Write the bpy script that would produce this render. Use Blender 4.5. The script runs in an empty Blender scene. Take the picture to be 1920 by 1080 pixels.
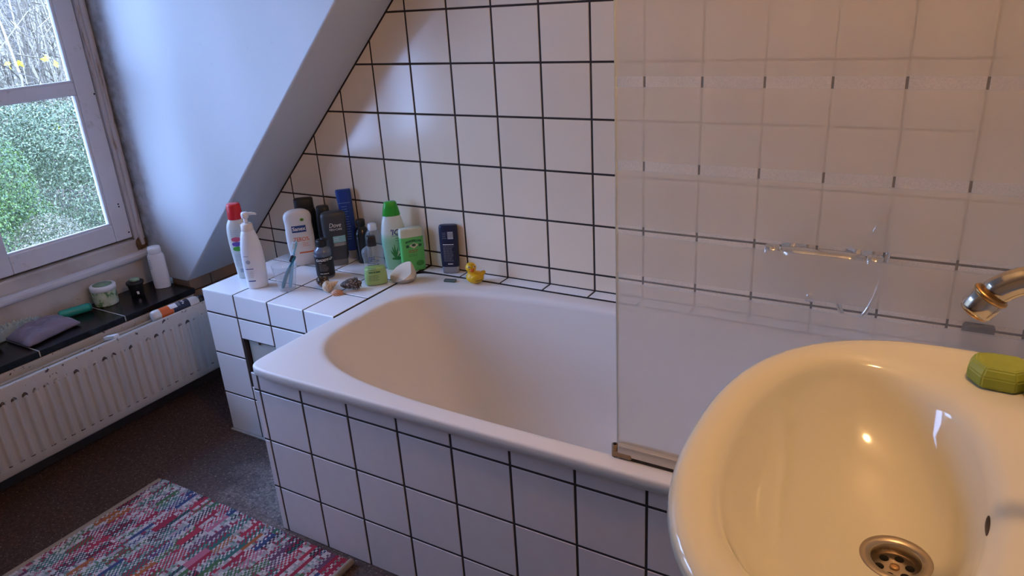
import bpy, bmesh, math, random
from math import sin, cos, pi, radians, sqrt, atan2
from mathutils import Vector, Matrix, noise

random.seed(7)
SC = bpy.context.scene
COL = SC.collection

# ------------------------------------------------------------------ camera
cam_d = bpy.data.cameras.new('camera')
cam = bpy.data.objects.new('camera', cam_d)
COL.objects.link(cam)
R_ = Vector((0.86104073, 0.50516706, -0.05843879))
U_ = Vector((-0.13974638, 0.34553926, 0.9279405))
F_ = Vector((-0.48895787, 0.79082796, -0.36811865))
M = Matrix.Identity(4)
for k in range(3):
    M[k][0], M[k][1], M[k][2] = R_[k], U_[k], -F_[k]
M.translation = Vector((2.09957, -1.89029, 1.38452))
cam.matrix_world = M
cam_d.sensor_width = 36.0
cam_d.lens = 1386.944 * 36.0 / 1920.0
cam_d.clip_start = 0.02
SC.camera = cam

# ------------------------------------------------------------------ sky
world = bpy.data.worlds.new('sky')
SC.world = world
world.use_nodes = True
bg = world.node_tree.nodes['Background']
bg.inputs[0].default_value = (0.35, 0.53, 1.0, 1)
bg.inputs[1].default_value = 16.8
pd = bpy.data.lights.new('window_portal', 'AREA')
pd.shape = 'RECTANGLE'; pd.size = 1.4; pd.size_y = 1.6
pd.cycles.is_portal = True
po = bpy.data.objects.new('window_portal', pd)
COL.objects.link(po)
po.location = (-0.70, -1.025, 1.29)
po.rotation_euler = (0, radians(-90), 0)

SC.view_settings.view_transform = 'Standard'
SC.view_settings.look = 'None'
SC.view_settings.gamma = 1.0
SC.view_settings.use_curve_mapping = False
SC.view_settings.exposure = 0.0
SC.cycles.use_denoising = True
SC.cycles.max_bounces = 14
SC.cycles.diffuse_bounces = 6
SC.cycles.transmission_bounces = 10
SC.cycles.transparent_max_bounces = 16
SC.cycles.sample_clamp_indirect = 6.0
LAMP_STRENGTH = 190.0

# ------------------------------------------------------------------ materials
MATS = {}

def mat(name, col, rough=0.5, metal=0.0, spec=0.5, trans=0.0, ior=1.45, var=0.0, vscale=8.0, bump=0.0, bscale=60.0,
        coat=0.0, objvar=0.0, alpha=1.0, sub=0.0):
    if name in MATS:
        return MATS[name]
    m = bpy.data.materials.new(name)
    m.use_nodes = True
    nt = m.node_tree
    b = nt.nodes['Principled BSDF']
    b.inputs['Base Color'].default_value = (*col, 1)
    b.inputs['Roughness'].default_value = rough
    b.inputs['Metallic'].default_value = metal
    b.inputs['Specular IOR Level'].default_value = spec
    b.inputs['Transmission Weight'].default_value = trans
    b.inputs['IOR'].default_value = ior
    b.inputs['Coat Weight'].default_value = coat
    b.inputs['Alpha'].default_value = alpha
    if sub:
        b.inputs['Subsurface Weight'].default_value = sub
        b.inputs['Subsurface Radius'].default_value = (0.01, 0.006, 0.004)
    tc = nt.nodes.new('ShaderNodeTexCoord')
    src = None
    if var:
        n = nt.nodes.new('ShaderNodeTexNoise')
        n.inputs['Scale'].default_value = vscale
        n.inputs['Detail'].default_value = 6
        nt.links.new(tc.outputs['Object'], n.inputs['Vector'])
        mx = nt.nodes.new('ShaderNodeMix'); mx.data_type = 'RGBA'
        mx.inputs[6].default_value = (*[c * (1 - var) for c in col], 1)
        mx.inputs[7].default_value = (*[min(1, c * (1 + var)) for c in col], 1)
        nt.links.new(n.outputs['Fac'], mx.inputs[0])
        nt.links.new(mx.outputs[2], b.inputs['Base Color'])
        src = mx.outputs[2]
    if objvar:
        oi = nt.nodes.new('ShaderNodeObjectInfo')
        mr = nt.nodes.new('ShaderNodeMapRange')
        mr.inputs[3].default_value = 1 - objvar; mr.inputs[4].default_value = 1 + objvar
        nt.links.new(oi.outputs['Random'], mr.inputs[0])
        hs = nt.nodes.new('ShaderNodeHueSaturation')
        if src: nt.links.new(src, hs.inputs['Color'])
        else: hs.inputs['Color'].default_value = (*col, 1)
        nt.links.new(mr.outputs[0], hs.inputs['Value'])
        nt.links.new(hs.outputs[0], b.inputs['Base Color'])
    if bump:
        n2 = nt.nodes.new('ShaderNodeTexNoise')
        n2.inputs['Scale'].default_value = bscale
        n2.inputs['Detail'].default_value = 5
        nt.links.new(tc.outputs['Object'], n2.inputs['Vector'])
        bp = nt.nodes.new('ShaderNodeBump')
        bp.inputs['Strength'].default_value = bump
        bp.inputs['Distance'].default_value = 0.004
        nt.links.new(n2.outputs['Fac'], bp.inputs['Height'])
        nt.links.new(bp.outputs[0], b.inputs['Normal'])
    MATS[name] = m
    return m

class NT:
    """small helper to write node graphs"""
    def __init__(s, name):
        s.m = bpy.data.materials.new(name); s.m.use_nodes = True
        s.t = s.m.node_tree; s.b = s.t.nodes['Principled BSDF']; MATS[name] = s.m
        s.out = s.t.nodes['Material Output']
        s.tc = s.t.nodes.new('ShaderNodeTexCoord')
    def n(s, typ, **kw):
        x = s.t.nodes.new(typ)
        for k, v in kw.items(): setattr(x, k, v)
        return x
    def l(s, a, b): s.t.links.new(a, b)
    def set(s, sock, v):
        if hasattr(v, 'is_linked') or isinstance(v, bpy.types.NodeSocket): s.l(v, sock)
        else: sock.default_value = v
    def math(s, op, a, b=None, c=None):
        x = s.n('ShaderNodeMath', operation=op)
        s.set(x.inputs[0], a)
        if b is not None: s.set(x.inputs[1], b)
        if c is not None: s.set(x.inputs[2], c)
        return x.outputs[0]
    def noise(s, scale, detail=4, vec=None, rough=0.5):
        x = s.n('ShaderNodeTexNoise'); x.inputs['Scale'].default_value = scale
        x.inputs['Detail'].default_value = detail; x.inputs['Roughness'].default_value = rough
        s.l(vec or s.tc.outputs['Object'], x.inputs['Vector']); return x.outputs['Fac']
    def ramp(s, fac, stops, interp='LINEAR'):
        x = s.n('ShaderNodeValToRGB'); x.color_ramp.interpolation = interp
        e = x.color_ramp.elements
        while len(e) < len(stops): e.new(0.5)
        for i, (p, c) in enumerate(stops):
            e[i].position = p
            e[i].color = (*c, 1) if len(c) == 3 else c
        s.l(fac, x.inputs[0]); return x.outputs[0]
    def mix(s, fac, a, b):
        x = s.n('ShaderNodeMix', data_type='RGBA')
        s.set(x.inputs[0], fac)
        s.set(x.inputs[6], (*a, 1) if isinstance(a, tuple) else a)
        s.set(x.inputs[7], (*b, 1) if isinstance(b, tuple) else b)
        return x.outputs[2]
    def sep(s, vec=None):
        x = s.n('ShaderNodeSeparateXYZ'); s.l(vec or s.tc.outputs['Object'], x.inputs[0]); return x.outputs
    def comb(s, x, y, z):
        c = s.n('ShaderNodeCombineXYZ'); s.set(c.inputs[0], x); s.set(c.inputs[1], y); s.set(c.inputs[2], z); return c.outputs[0]
    def bump(s, h, strength, dist=0.004):
        x = s.n('ShaderNodeBump'); x.inputs['Strength'].default_value = strength; x.inputs['Distance'].default_value = dist
        s.l(h, x.inputs['Height']); s.l(x.outputs[0], s.b.inputs['Normal'])

T_WALL = mat('tile_wall_glaze', (0.83, 0.71, 0.56), 0.16, objvar=0.03, var=0.02, vscale=3, bump=0.03, bscale=14)
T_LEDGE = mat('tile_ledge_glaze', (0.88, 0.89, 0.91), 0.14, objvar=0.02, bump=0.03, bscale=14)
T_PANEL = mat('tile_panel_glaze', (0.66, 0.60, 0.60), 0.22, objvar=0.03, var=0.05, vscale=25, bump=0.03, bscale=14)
GROUT = mat('dark_grout', (0.035, 0.024, 0.02), 0.9, var=0.4, vscale=40)
ENAMEL = mat('bath_enamel', (0.80, 0.77, 0.74), 0.42, spec=0.4)
CERAMIC = mat('basin_ceramic', (0.71, 0.68, 0.54), 0.10, coat=0.4)
CHROME = mat('worn_chrome', (0.62, 0.56, 0.48), 0.16, 1.0, var=0.25, vscale=60)
BRASS = mat('limescale_brass', (0.55, 0.33, 0.14), 0.3, 1.0, var=0.3, vscale=90)
STEEL = mat('drain_steel', (0.45, 0.38, 0.30), 0.35, 1.0, var=0.15, vscale=60)
BLACK = mat('black_plastic', (0.012, 0.012, 0.014), 0.35)
DARKHOLE = mat('dark_hole', (0.006, 0.004, 0.003), 0.9)
WHITEPL = mat('white_plastic', (0.82, 0.83, 0.85), 0.35)
SLATE = mat('black_slate', (0.008, 0.008, 0.010), 0.22, spec=0.35, var=0.4, vscale=12, bump=0.06, bscale=30)
JOINT = mat('pale_joint', (0.45, 0.43, 0.40), 0.9)
BROWNTILE = mat('brown_board', (0.20, 0.135, 0.09), 0.55, var=0.2, vscale=14)
OUTPAINT = mat('plaster_plain', (0.62, 0.58, 0.52), 0.8, var=0.05, vscale=4)

# painted plaster with scuffs, mould close to the window joint
g = NT('old_white_plaster')
nz = g.noise(3.0, 6); fine = g.noise(38, 6)
base = g.mix(nz, (0.53, 0.56, 0.60), (0.60, 0.63, 0.67))
scr = g.ramp(g.noise(26, 8, rough=0.75), [(0.635, (0, 0, 0)), (0.67, (1, 1, 1))])
sx = g.sep()
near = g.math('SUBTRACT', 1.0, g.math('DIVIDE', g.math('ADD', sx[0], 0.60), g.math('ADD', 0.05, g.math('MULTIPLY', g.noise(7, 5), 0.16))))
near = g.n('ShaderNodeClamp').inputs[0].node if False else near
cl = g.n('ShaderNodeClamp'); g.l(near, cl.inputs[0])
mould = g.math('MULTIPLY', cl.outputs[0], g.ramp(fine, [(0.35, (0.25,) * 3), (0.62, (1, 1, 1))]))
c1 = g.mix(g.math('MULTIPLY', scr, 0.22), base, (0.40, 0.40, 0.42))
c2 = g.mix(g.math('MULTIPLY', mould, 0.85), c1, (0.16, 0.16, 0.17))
g.l(c2, g.b.inputs['Base Color']); g.b.inputs['Roughness'].default_value = 0.5
g.bump(g.math('ADD', g.math('MULTIPLY', nz, 1.2), g.math('MULTIPLY', fine, 0.25)), 0.35, 0.006)
PLASTER = g.m

# flaking painted timber of the window
g = NT('flaking_window_paint')
sx = g.sep()
v = g.comb(g.math('MULTIPLY', sx[0], 30.0), g.math('MULTIPLY', sx[1], 14.0), g.math('MULTIPLY', sx[2], 14.0))
n1 = g.noise(1.0, 8, v, 0.7); n2 = g.noise(5.0, 5)
base = g.mix(n2, (0.60, 0.60, 0.64), (0.74, 0.75, 0.80))
dirt = g.ramp(n1, [(0.60, (0, 0, 0)), (0.70, (1, 1, 1))])
c = g.mix(g.math('MULTIPLY', dirt, 0.5), base, (0.22, 0.15, 0.10))
g.l(c, g.b.inputs['Base Color']); g.b.inputs['Roughness'].default_value = 0.45
g.bump(n1, 0.25, 0.003)
WINPAINT = g.m
g = NT('stained_casing_paint')
sx = g.sep()
v = g.comb(g.math('MULTIPLY', sx[0], 40.0), g.math('MULTIPLY', sx[1], 90.0), g.math('MULTIPLY', sx[2], 7.0))
n1 = g.noise(1.0, 8, v, 0.7)
c = g.ramp(n1, [(0.52, (0.54, 0.52, 0.54)), (0.60, (0.40, 0.34, 0.30)), (0.70, (0.08, 0.045, 0.03))])
g.l(c, g.b.inputs['Base Color']); g.b.inputs['Roughness'].default_value = 0.6
g.bump(n1, 0.4, 0.004)
CASING = g.m
g = NT('cream_sill_wall_paint')
n1 = g.noise(6, 6); n2 = g.noise(30, 6, rough=0.7)
c = g.mix(g.ramp(n1, [(0.45, (0, 0, 0)), (0.7, (1, 1, 1))]), (0.56, 0.53, 0.50), (0.40, 0.36, 0.32))
c = g.mix(g.ramp(n2, [(0.64, (0, 0, 0)), (0.74, (1, 1, 1))]), c, (0.28, 0.22, 0.16))
g.l(c, g.b.inputs['Base Color']); g.b.inputs['Roughness'].default_value = 0.5
CREAMWALL = g.m

# radiator paint with rust chips along the top edge
g = NT('chipped_radiator_paint')
sx = g.sep()
n1 = g.noise(55, 5, rough=0.65); n2 = g.noise(5, 3)
top = g.n('ShaderNodeMapRange'); top.inputs[1].default_value = 0.30; top.inputs[2].default_value = 0.385
top.inputs[3].default_value = 0.0; top.inputs[4].default_value = 0.13; g.l(sx[2], top.inputs[0])
chip = g.ramp(g.math('ADD', n1, top.outputs[0]), [(0.735, (0, 0, 0)), (0.75, (1, 1, 1))])
ph = g.math('ABSOLUTE', g.math('SUBTRACT', g.math('FRACT', g.math('ADD', g.math('DIVIDE', g.math('SUBTRACT', sx[1], 0.1605), 0.0325), 0.5)), 0.5))
arch = g.math('ADD', sx[2], g.math('MULTIPLY', g.math('MULTIPLY', ph, ph), 0.10))
am = g.math('MULTIPLY', g.math('LESS_THAN', g.math('ABSOLUTE', g.math('SUBTRACT', arch, 0.3375)), 0.0042), g.math('LESS_THAN', ph, 0.27))
am = g.math('MULTIPLY', am, g.ramp(g.noise(38, 3), [(0.44, (0, 0, 0)), (0.56, (1, 1, 1))]))
bm_ = g.math('MULTIPLY', g.math('LESS_THAN', g.math('ABSOLUTE', g.math('SUBTRACT', sx[2], 0.1335)), 0.0022), g.math('LESS_THAN', ph, 0.22))
bm_ = g.math('MULTIPLY', bm_, g.ramp(g.noise(60, 3), [(0.46, (0, 0, 0)), (0.54, (1, 1, 1))]))
chip = g.math('MAXIMUM', chip, g.math('MAXIMUM', am, bm_))
c = g.mix(n2, (0.46, 0.43, 0.39), (0.56, 0.53, 0.49))
c = g.mix(chip, c, (0.035, 0.018, 0.014))
g.l(c, g.b.inputs['Base Color']); g.b.inputs['Roughness'].default_value = 0.4
RADPAINT = g.m

# carpet-like red-brown floor with pale specks
g = NT('brown_speckled_floor')
n1 = g.noise(4.0, 5); n2 = g.noise(70, 8, rough=0.8); n3 = g.noise(150, 4, rough=0.75); n4 = g.noise(14, 5)
c = g.mix(n1, (0.085, 0.036, 0.028), (0.18, 0.105, 0.082))
c = g.mix(g.ramp(n2, [(0.40, (0, 0, 0)), (0.60, (1, 1, 1))]), g.mix(0.7, c, (0.006, 0.003, 0.003)), c)
# pale reflected sheen by the ledge, painted into the floor colour
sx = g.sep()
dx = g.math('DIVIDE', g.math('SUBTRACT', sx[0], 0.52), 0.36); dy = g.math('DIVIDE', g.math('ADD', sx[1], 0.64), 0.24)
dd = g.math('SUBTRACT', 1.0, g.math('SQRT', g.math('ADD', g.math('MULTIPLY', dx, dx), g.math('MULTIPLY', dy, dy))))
sheen = g.ramp(g.math('ADD', dd, g.math('MULTIPLY', g.math('SUBTRACT', n4, 0.5), 0.9)), [(0.12, (0, 0, 0)), (0.75, (1, 1, 1))])
sheen = g.math('MULTIPLY', sheen, g.ramp(n2, [(0.38, (0.15,) * 3), (0.58, (1, 1, 1))]))
c = g.mix(g.math('MULTIPLY', sheen, 0.85), c, (0.36, 0.29, 0.27))
spk = g.math('ADD', n3, g.math('MULTIPLY', sheen, 0.05))
c = g.mix(g.ramp(spk, [(0.605, (0, 0, 0)), (0.65, (1, 1, 1))]), c, (0.62, 0.50, 0.40))
g.l(c, g.b.inputs['Base Color']); g.b.inputs['Roughness'].default_value = 0.55
g.bump(n2, 1.0, 0.008)
FLOORM = g.m

# frosted screen: rough glass with narrow clearer etched stripes
g = NT('frosted_screen')
sx = g.sep()
def band(zc, h):
    return g.math('LESS_THAN', g.math('ABSOLUTE', g.math('SUBTRACT', sx[2], zc)), h)
msk = None
for zc, h in ((1.378, 0.010), (1.2445, 0.0085), (1.1095, 0.0085), (0.9975, 0.0085), (0.908, 0.0085)):
    b_ = band(zc, h)
    msk = b_ if msk is None else g.math('MAXIMUM', msk, b_)
stip = g.noise(520, 2)
st = g.ramp(stip, [(0.38, (0, 0, 0)), (0.60, (1, 1, 1))])
clear = g.math('MULTIPLY', msk, g.math('MULTIPLY_ADD', st, 0.07, 0.39))
fac = g.math('ADD', g.math('MULTIPLY', clear, 1.0), 0.39)
g.b.inputs['Base Color'].default_value = (0.98, 0.93, 0.86, 1)
g.b.inputs['Transmission Weight'].default_value = 0.86
g.b.inputs['Roughness'].default_value = 0.36
g.b.inputs['IOR'].default_value = 1.3
tr = g.n('ShaderNodeBsdfTransparent')
ms = g.n('ShaderNodeMixShader'); g.l(fac, ms.inputs[0]); g.l(g.b.outputs[0], ms.inputs[1]); g.l(tr.outputs[0], ms.inputs[2])
g.l(ms.outputs[0], g.out.inputs[0])
FROST = g.m

def clearmat(name, tint=(1, 1, 1), refl=0.12, diff=0.0, dcol=(0.8, 0.8, 0.8), rough=0.05, pane=False):
    g = NT(name)
    tr = g.n('ShaderNodeBsdfTransparent'); tr.inputs[0].default_value = (*tint, 1)
    gl = g.n('ShaderNodeBsdfGlossy'); gl.inputs['Roughness'].default_value = rough
    lw = g.n('ShaderNodeLayerWeight'); lw.inputs[0].default_value = 0.5
    rf = g.math('MULTIPLY_ADD', g.math('POWER', lw.outputs['Facing'], 4.0), refl * 2.2, 0.03)
    if pane:
        lw.inputs[0].default_value = refl + 0.12; rf = lw.outputs['Fresnel']
    m1 = g.n('ShaderNodeMixShader'); g.l(rf, m1.inputs[0]); g.l(tr.outputs[0], m1.inputs[1]); g.l(gl.outputs[0], m1.inputs[2])
    last = m1
    if diff:
        df = g.n('ShaderNodeBsdfDiffuse'); df.inputs[0].default_value = (*dcol, 1)
        m2 = g.n('ShaderNodeMixShader'); m2.inputs[0].default_value = diff
        g.l(m1.outputs[0], m2.inputs[1]); g.l(df.outputs[0], m2.inputs[2]); last = m2
    g.l(last.outputs[0], g.out.inputs[0])
    return g.m
PANE = clearmat('window_glass', (0.97, 0.98, 0.98), 0.05, pane=True)
CLEARPL = clearmat('clear_plastic', (0.975, 0.98, 0.99), 0.22, 0.08)
CLEARSH = clearmat('clear_bottle', (0.92, 0.95, 0.97), 0.32, 0.16, (0.6, 0.66, 0.72))
FILM = clearmat('crinkled_film', (0.95, 0.98, 0.97), 0.45, 0.30, (0.78, 0.92, 0.94), 0.10)

# ------------------------------------------------------------------ mesh helpers
def link(name, me, m=None, parent=None, smooth=False):
    o = bpy.data.objects.new(name, me)
    COL.objects.link(o)
    if m is not None and not me.materials: me.materials.append(m)
    if parent is not None: o.parent = parent
    if smooth:
        for p in me.polygons: p.use_smooth = True
    return o

def mesh(name, verts, faces, m=None, parent=None, smooth=False):
    me = bpy.data.meshes.new(name)
    me.from_pydata([tuple(v) for v in verts], [], faces)
    bm = bmesh.new(); bm.from_mesh(me); bmesh.ops.recalc_face_normals(bm, faces=bm.faces); bm.to_mesh(me); bm.free()
    me.update()
    return link(name, me, m, parent, smooth)

def from_bm(name, bm, m=None, parent=None, smooth=False):
    me = bpy.data.meshes.new(name)
    bmesh.ops.recalc_face_normals(bm, faces=bm.faces)
    bm.to_mesh(me); bm.free()
    return link(name, me, m, parent, smooth)

def tag(o, label=None, cat=None, group=None, kind=None):
    if label: o['label'] = label
    if cat: o['category'] = cat
    if group: o['group'] = group
    if kind: o['kind'] = kind
    return o

def empty(name, loc=(0, 0, 0), rz=0, rot=None):
    o = bpy.data.objects.new(name, None); COL.objects.link(o)
    o.empty_display_size = 0.02
    o.location = loc
    o.rotation_euler = rot if rot else (0, 0, radians(rz))
    return o

def box(name, a, b, m=None, parent=None, bev=0.0, seg=2):
    bm = bmesh.new()
    bmesh.ops.create_cube(bm, size=1)
    for v in bm.verts:
        v.co = Vector([(a[k] + b[k]) / 2 + v.co[k] * (b[k] - a[k]) for k in range(3)])
    if bev:
        bmesh.ops.bevel(bm, geom=bm.edges[:], offset=bev, segments=seg, affect='EDGES', profile=0.5)
    o = from_bm(name, bm, m, parent)
    return o

def prism(name, poly, lo, hi, axis, m=None, parent=None, bev=0.0):
    """poly in the two other axes (cyclic order x,y,z without axis), extruded along axis"""
    def P(p, d):
        q = list(p); q.insert(axis, d); return q
    n = len(poly)
    vs = [P(p, lo) for p in poly] + [P(p, hi) for p in poly]
    fs = [list(range(n)), list(range(n, 2 * n))] + [[i, (i + 1) % n, n + (i + 1) % n, n + i] for i in range(n)]
    o = mesh(name, vs, fs, m, parent)
    if bev:
        md = o.modifiers.new('bevel', 'BEVEL'); md.width = bev; md.segments = 3; md.limit_method = 'ANGLE'
    return o

def sg(x): return -1.0 if x < 0 else 1.0
def sup(t, n):
    c, s = cos(t), sin(t)
    return sg(c) * abs(c) ** (2 / n), sg(s) * abs(s) ** (2 / n)

def ring(cx, cy, z, rx, ry, n=2.0, N=48):
    out = []
    for k in range(N):
        a, b = sup(2 * pi * k / N, n)
        out.append((cx + rx * a, cy + ry * b, z))
    return out

def loft(name, rings, m=None, parent=None, cap0=True, cap1=True, smooth=True):
    N = len(rings[0]); vs = [p for r in rings for p in r]; fs = []
    for i in range(len(rings) - 1):
        for k in range(N):
            k2 = (k + 1) % N
            fs.append((i * N + k, i * N + k2, (i + 1) * N + k2, (i + 1) * N + k))
    if cap0: fs.append(tuple(reversed(range(N))))
    if cap1: fs.append(tuple(range((len(rings) - 1) * N, len(rings) * N)))
    o = mesh(name, vs, fs, m, parent, smooth)
    return o

def lathe(name, prof, m=None, parent=None, N=28, cap0=True, cap1=True, smooth=True):
    return loft(name, [ring(0, 0, z, r, r, 2, N) for r, z in prof], m, parent, cap0, cap1, smooth)

def tube(name, pts, r, m=None, parent=None, N=12, smooth=True, caps=True):
    pts = [Vector(p) for p in pts]
    rr = r if isinstance(r, (list, tuple)) else [r] * len(pts)
    rings = []
    ref = Vector((0.13, 0.31, 0.94))
    for i, p in enumerate(pts):
        d = (pts[min(i + 1, len(pts) - 1)] - pts[max(i - 1, 0)]).normalized()
        u = d.cross(ref)
        if u.length < 1e-3: u = d.cross(Vector((1, 0, 0)))
        u.normalize(); w = d.cross(u)
        rings.append([tuple(p + (u * cos(2 * pi * k / N) + w * sin(2 * pi * k / N)) * rr[i]) for k in range(N)])
    return loft(name, rings, m, parent, caps, caps, smooth)

def bez(p0, p1, p2, p3, n=12):
    p0, p1, p2, p3 = map(Vector, (p0, p1, p2, p3))
    return [(p0 * (1 - t) ** 3 + p1 * 3 * t * (1 - t) ** 2 + p2 * 3 * t * t * (1 - t) + p3 * t ** 3) for t in [k / n for k in range(n + 1)]]

# ---- tiles -----------------------------------------------------------------
def tile_mesh(poly, t=0.004, ch=0.0012):
    n = len(poly)
    cx = sum(p[0] for p in poly) / n; cy = sum(p[1] for p in poly) / n
    def inset(d):
        out = []
        for i in range(n):
            a, b, c = Vector(poly[i - 1]), Vector(poly[i]), Vector(poly[(i + 1) % n])
            e1 = (b - a).normalized(); e2 = (c - b).normalized()
            n1 = Vector((-e1.y, e1.x)); n2 = Vector((-e2.y, e2.x))
            k = 1 + n1.dot(n2)
            out.append(b + (n1 + n2) * (d / max(k, 0.3)))
        return out
    top = inset(ch)
    vs = [(p[0], p[1], 0) for p in poly] + [(p[0], p[1], t - ch) for p in poly] + [(p[0], p[1], t) for p in top]
    fs = [tuple(range(2 * n, 3 * n))]
    for lv in (0, 1):
        for i in range(n):
            j = (i + 1) % n
            fs.append((lv * n + i, lv * n + j, (lv + 1) * n + j, (lv + 1) * n + i))
    me = bpy.data.meshes.new('tile')
    me.from_pydata(vs, [], fs); me.update()
    return me

TCACHE = {}
AX = {'back': ((1, 0, 0), (0, 0, 1), (0, -1, 0)), 'top': ((1, 0, 0), (0, 1, 0), (0, 0, 1)), 'left': ((0, -1, 0), (0, 0, 1), (-1, 0, 0))}

def clip(poly, f):
    """keep f(p)>=0"""
    out = []
    for i in range(len(poly)):
        a, b = poly[i], poly[(i + 1) % len(poly)]
        fa, fb = f(a), f(b)
        if fa >= 0: out.append(a)
        if (fa >= 0) != (fb >= 0):
            t = fa / (fa - fb)
            out.append((a[0] + (b[0] - a[0]) * t, a[1] + (b[1] - a[1]) * t))
    return out

def area(p):
    return abs(sum(p[i][0] * p[(i + 1) % len(p)][1] - p[(i + 1) % len(p)][0] * p[i][1] for i in range(len(p)))) / 2

def tile(parent, m, ax, u0, u1, v0, v1, d, gap=0.0029, cut=None):
    """tile between grout centre lines u0..u1, v0..v1 on plane ax, back face at depth d along the normal axis value"""
    u0 += gap; u1 -= gap; v0 += gap; v1 -= gap
    if u1 - u0 < 0.004 or v1 - v0 < 0.004: return
    U, V, Nn = [Vector(x) for x in AX[ax]]
    poly = [(u0, v0), (u1, v0), (u1, v1), (u0, v1)]
    full = True
    if cut:
        p2 = clip(poly, cut)
        if len(p2) < 3 or area(p2) < 0.0002: return
        full = len(p2) == 4 and abs(area(p2) - area(poly)) < 1e-9
        poly = p2
    org = Vector((u0, v0))
    if full:
        key = (round(u1 - u0, 4), round(v1 - v0, 4), m.name)
        if key not in TCACHE:
            TCACHE[key] = tile_mesh([(0, 0), (u1 - u0, 0), (u1 - u0, v1 - v0), (0, v1 - v0)])
            TCACHE[key].materials.append(m)
        me = TCACHE[key]
    else:
        me = tile_mesh([(p[0] - org.x, p[1] - org.y) for p in poly]); me.materials.append(m)
    o = bpy.data.objects.new('tile', me); COL.objects.link(o); o.parent = parent
    mw = Matrix.Identity(4)
    for k in range(3):
        mw[k][0], mw[k][1], mw[k][2] = U[k], V[k], Nn[k]
    mw.translation = U * u0 + V * v0 + Nn * d
    o.matrix_basis = mw
    return o

# ================================================================== SETTING
SL = lambda z: 0.988 * z - 0.805          # sloping roof line x(z)
XR, YF, ZC = 2.325, -3.2, 2.42
P = 0.153
LZ = 0.539                                 # ledge top
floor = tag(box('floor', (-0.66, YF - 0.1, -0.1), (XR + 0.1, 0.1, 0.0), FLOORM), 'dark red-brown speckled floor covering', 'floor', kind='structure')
ceil = tag(box('ceiling', (-0.66, YF - 0.1, ZC), (XR + 0.1, 0.1, ZC + 0.1), OUTPAINT), 'pale plaster ceiling', 'ceiling', kind='structure')
wall_right = tag(box('wall_right', (XR, YF - 0.1, 0), (XR + 0.1, 0.1, ZC), OUTPAINT), 'plain wall behind the wash basin', 'wall', kind='structure')
wall_front = tag(box('wall_front', (-0.66, YF - 0.1, 0), (XR, YF, ZC), OUTPAINT), 'plain plaster wall opposite the bathtub', 'wall', kind='structure')
wall_back = tag(box('wall_back', (-0.66, 0.0002, 0), (XR, 0.1, ZC), GROUT), 'cream square tiles with dark grout behind the bathtub', 'wall', kind='structure')
box('plaster', (0.9, -0.001, 1.357 + 4 * P), (XR, 0.01, ZC), OUTPAINT, wall_back)
slope_cut = lambda p: p[0] - SL(p[1]) - 0.006
zrows = [LZ] + [1.357 - P * j for j in range(5, -5, -1)]
for i in range(-3, 16):
    u0, u1 = i * P, min((i + 1) * P, XR)
    for r in range(len(zrows) - 1):
        tile(wall_back, T_WALL, 'back', max(u0, -0.385), u1, zrows[r], zrows[r + 1], -0.003, cut=slope_cut)
zr2 = [0.0, 0.133, 0.286, 0.439, 0.539]
for i in range(-3, 0):
    for r in range(4):
        tile(wall_back, T_WALL, 'back', max(i * P, -0.385), (i + 1) * P, zr2[r], zr2[r + 1], -0.003, cut=slope_cut)

# sloping roof and dormer cheek: solids
YC, YC2, XW, ZD = -0.25, -1.82, -0.585, 2.07  # dormer widened and raised out of view to let in more daylight
KN = -0.385
wedge = [(SL(0.425), 0.425), (SL(ZC), ZC), (-0.68, ZC), (-0.68, 0.425)]
tag(prism('wall_slope', wedge, YC, 0.003, 1, PLASTER, bev=0.007), 'scuffed white sloping wall and dormer cheek beside the window', 'wall', kind='structure')
tag(prism('wall_slope', wedge, YF, YC2, 1, PLASTER, bev=0.007), 'white sloping wall on the far side of the dormer', 'wall', kind='structure')
tag(prism('ceiling_dormer', [(SL(ZD), ZD), (SL(ZC), ZC), (-0.68, ZC), (-0.68, ZD)], YC2, YC, 1, PLASTER), 'white dormer ceiling above the window', 'ceiling', kind='structure')
tag(box('wall_left', (-0.68, YF, -0.02), (KN, 0.003, 0.386), mat('dark_skirting_paint', (0.07, 0.048, 0.038), 0.7, var=0.2, vscale=12)), 'brown low wall below the sloping roof behind the radiator', 'wall', kind='structure')
kb = tag(empty('trim_1', (KN, -0.125, 0.386)), 'brown boards capping the low wall beside the ledge', 'trim', kind='structure')
for y0, y1 in ((YC + 0.002, -0.152), (-0.149, 0.0)):
    o = box('board', (-0.10, y0 + 0.125, 0.0), (0.006, y1 + 0.125, 0.046), BROWNTILE, kb, 0.003)
for y0, y1 in ((YC + 0.002, -0.152), (-0.149, 0.0)):
    o = box('board', (0.0, y0 + 0.125, -0.16), (0.008, y1 + 0.125, -0.003), BROWNTILE, kb, 0.003)
under = tag(box('wall_window', (-0.68, YC2, 0.386), (XW, YC, 0.545), CREAMWALL), 'grubby cream wall strip between window and black sill', 'wall', kind='structure')
tag(box('wall_head', (-0.68, YC2, 1.98), (-0.60, YC, ZD), PLASTER), 'white wall strip above the window', 'wall', kind='structure')

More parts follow.
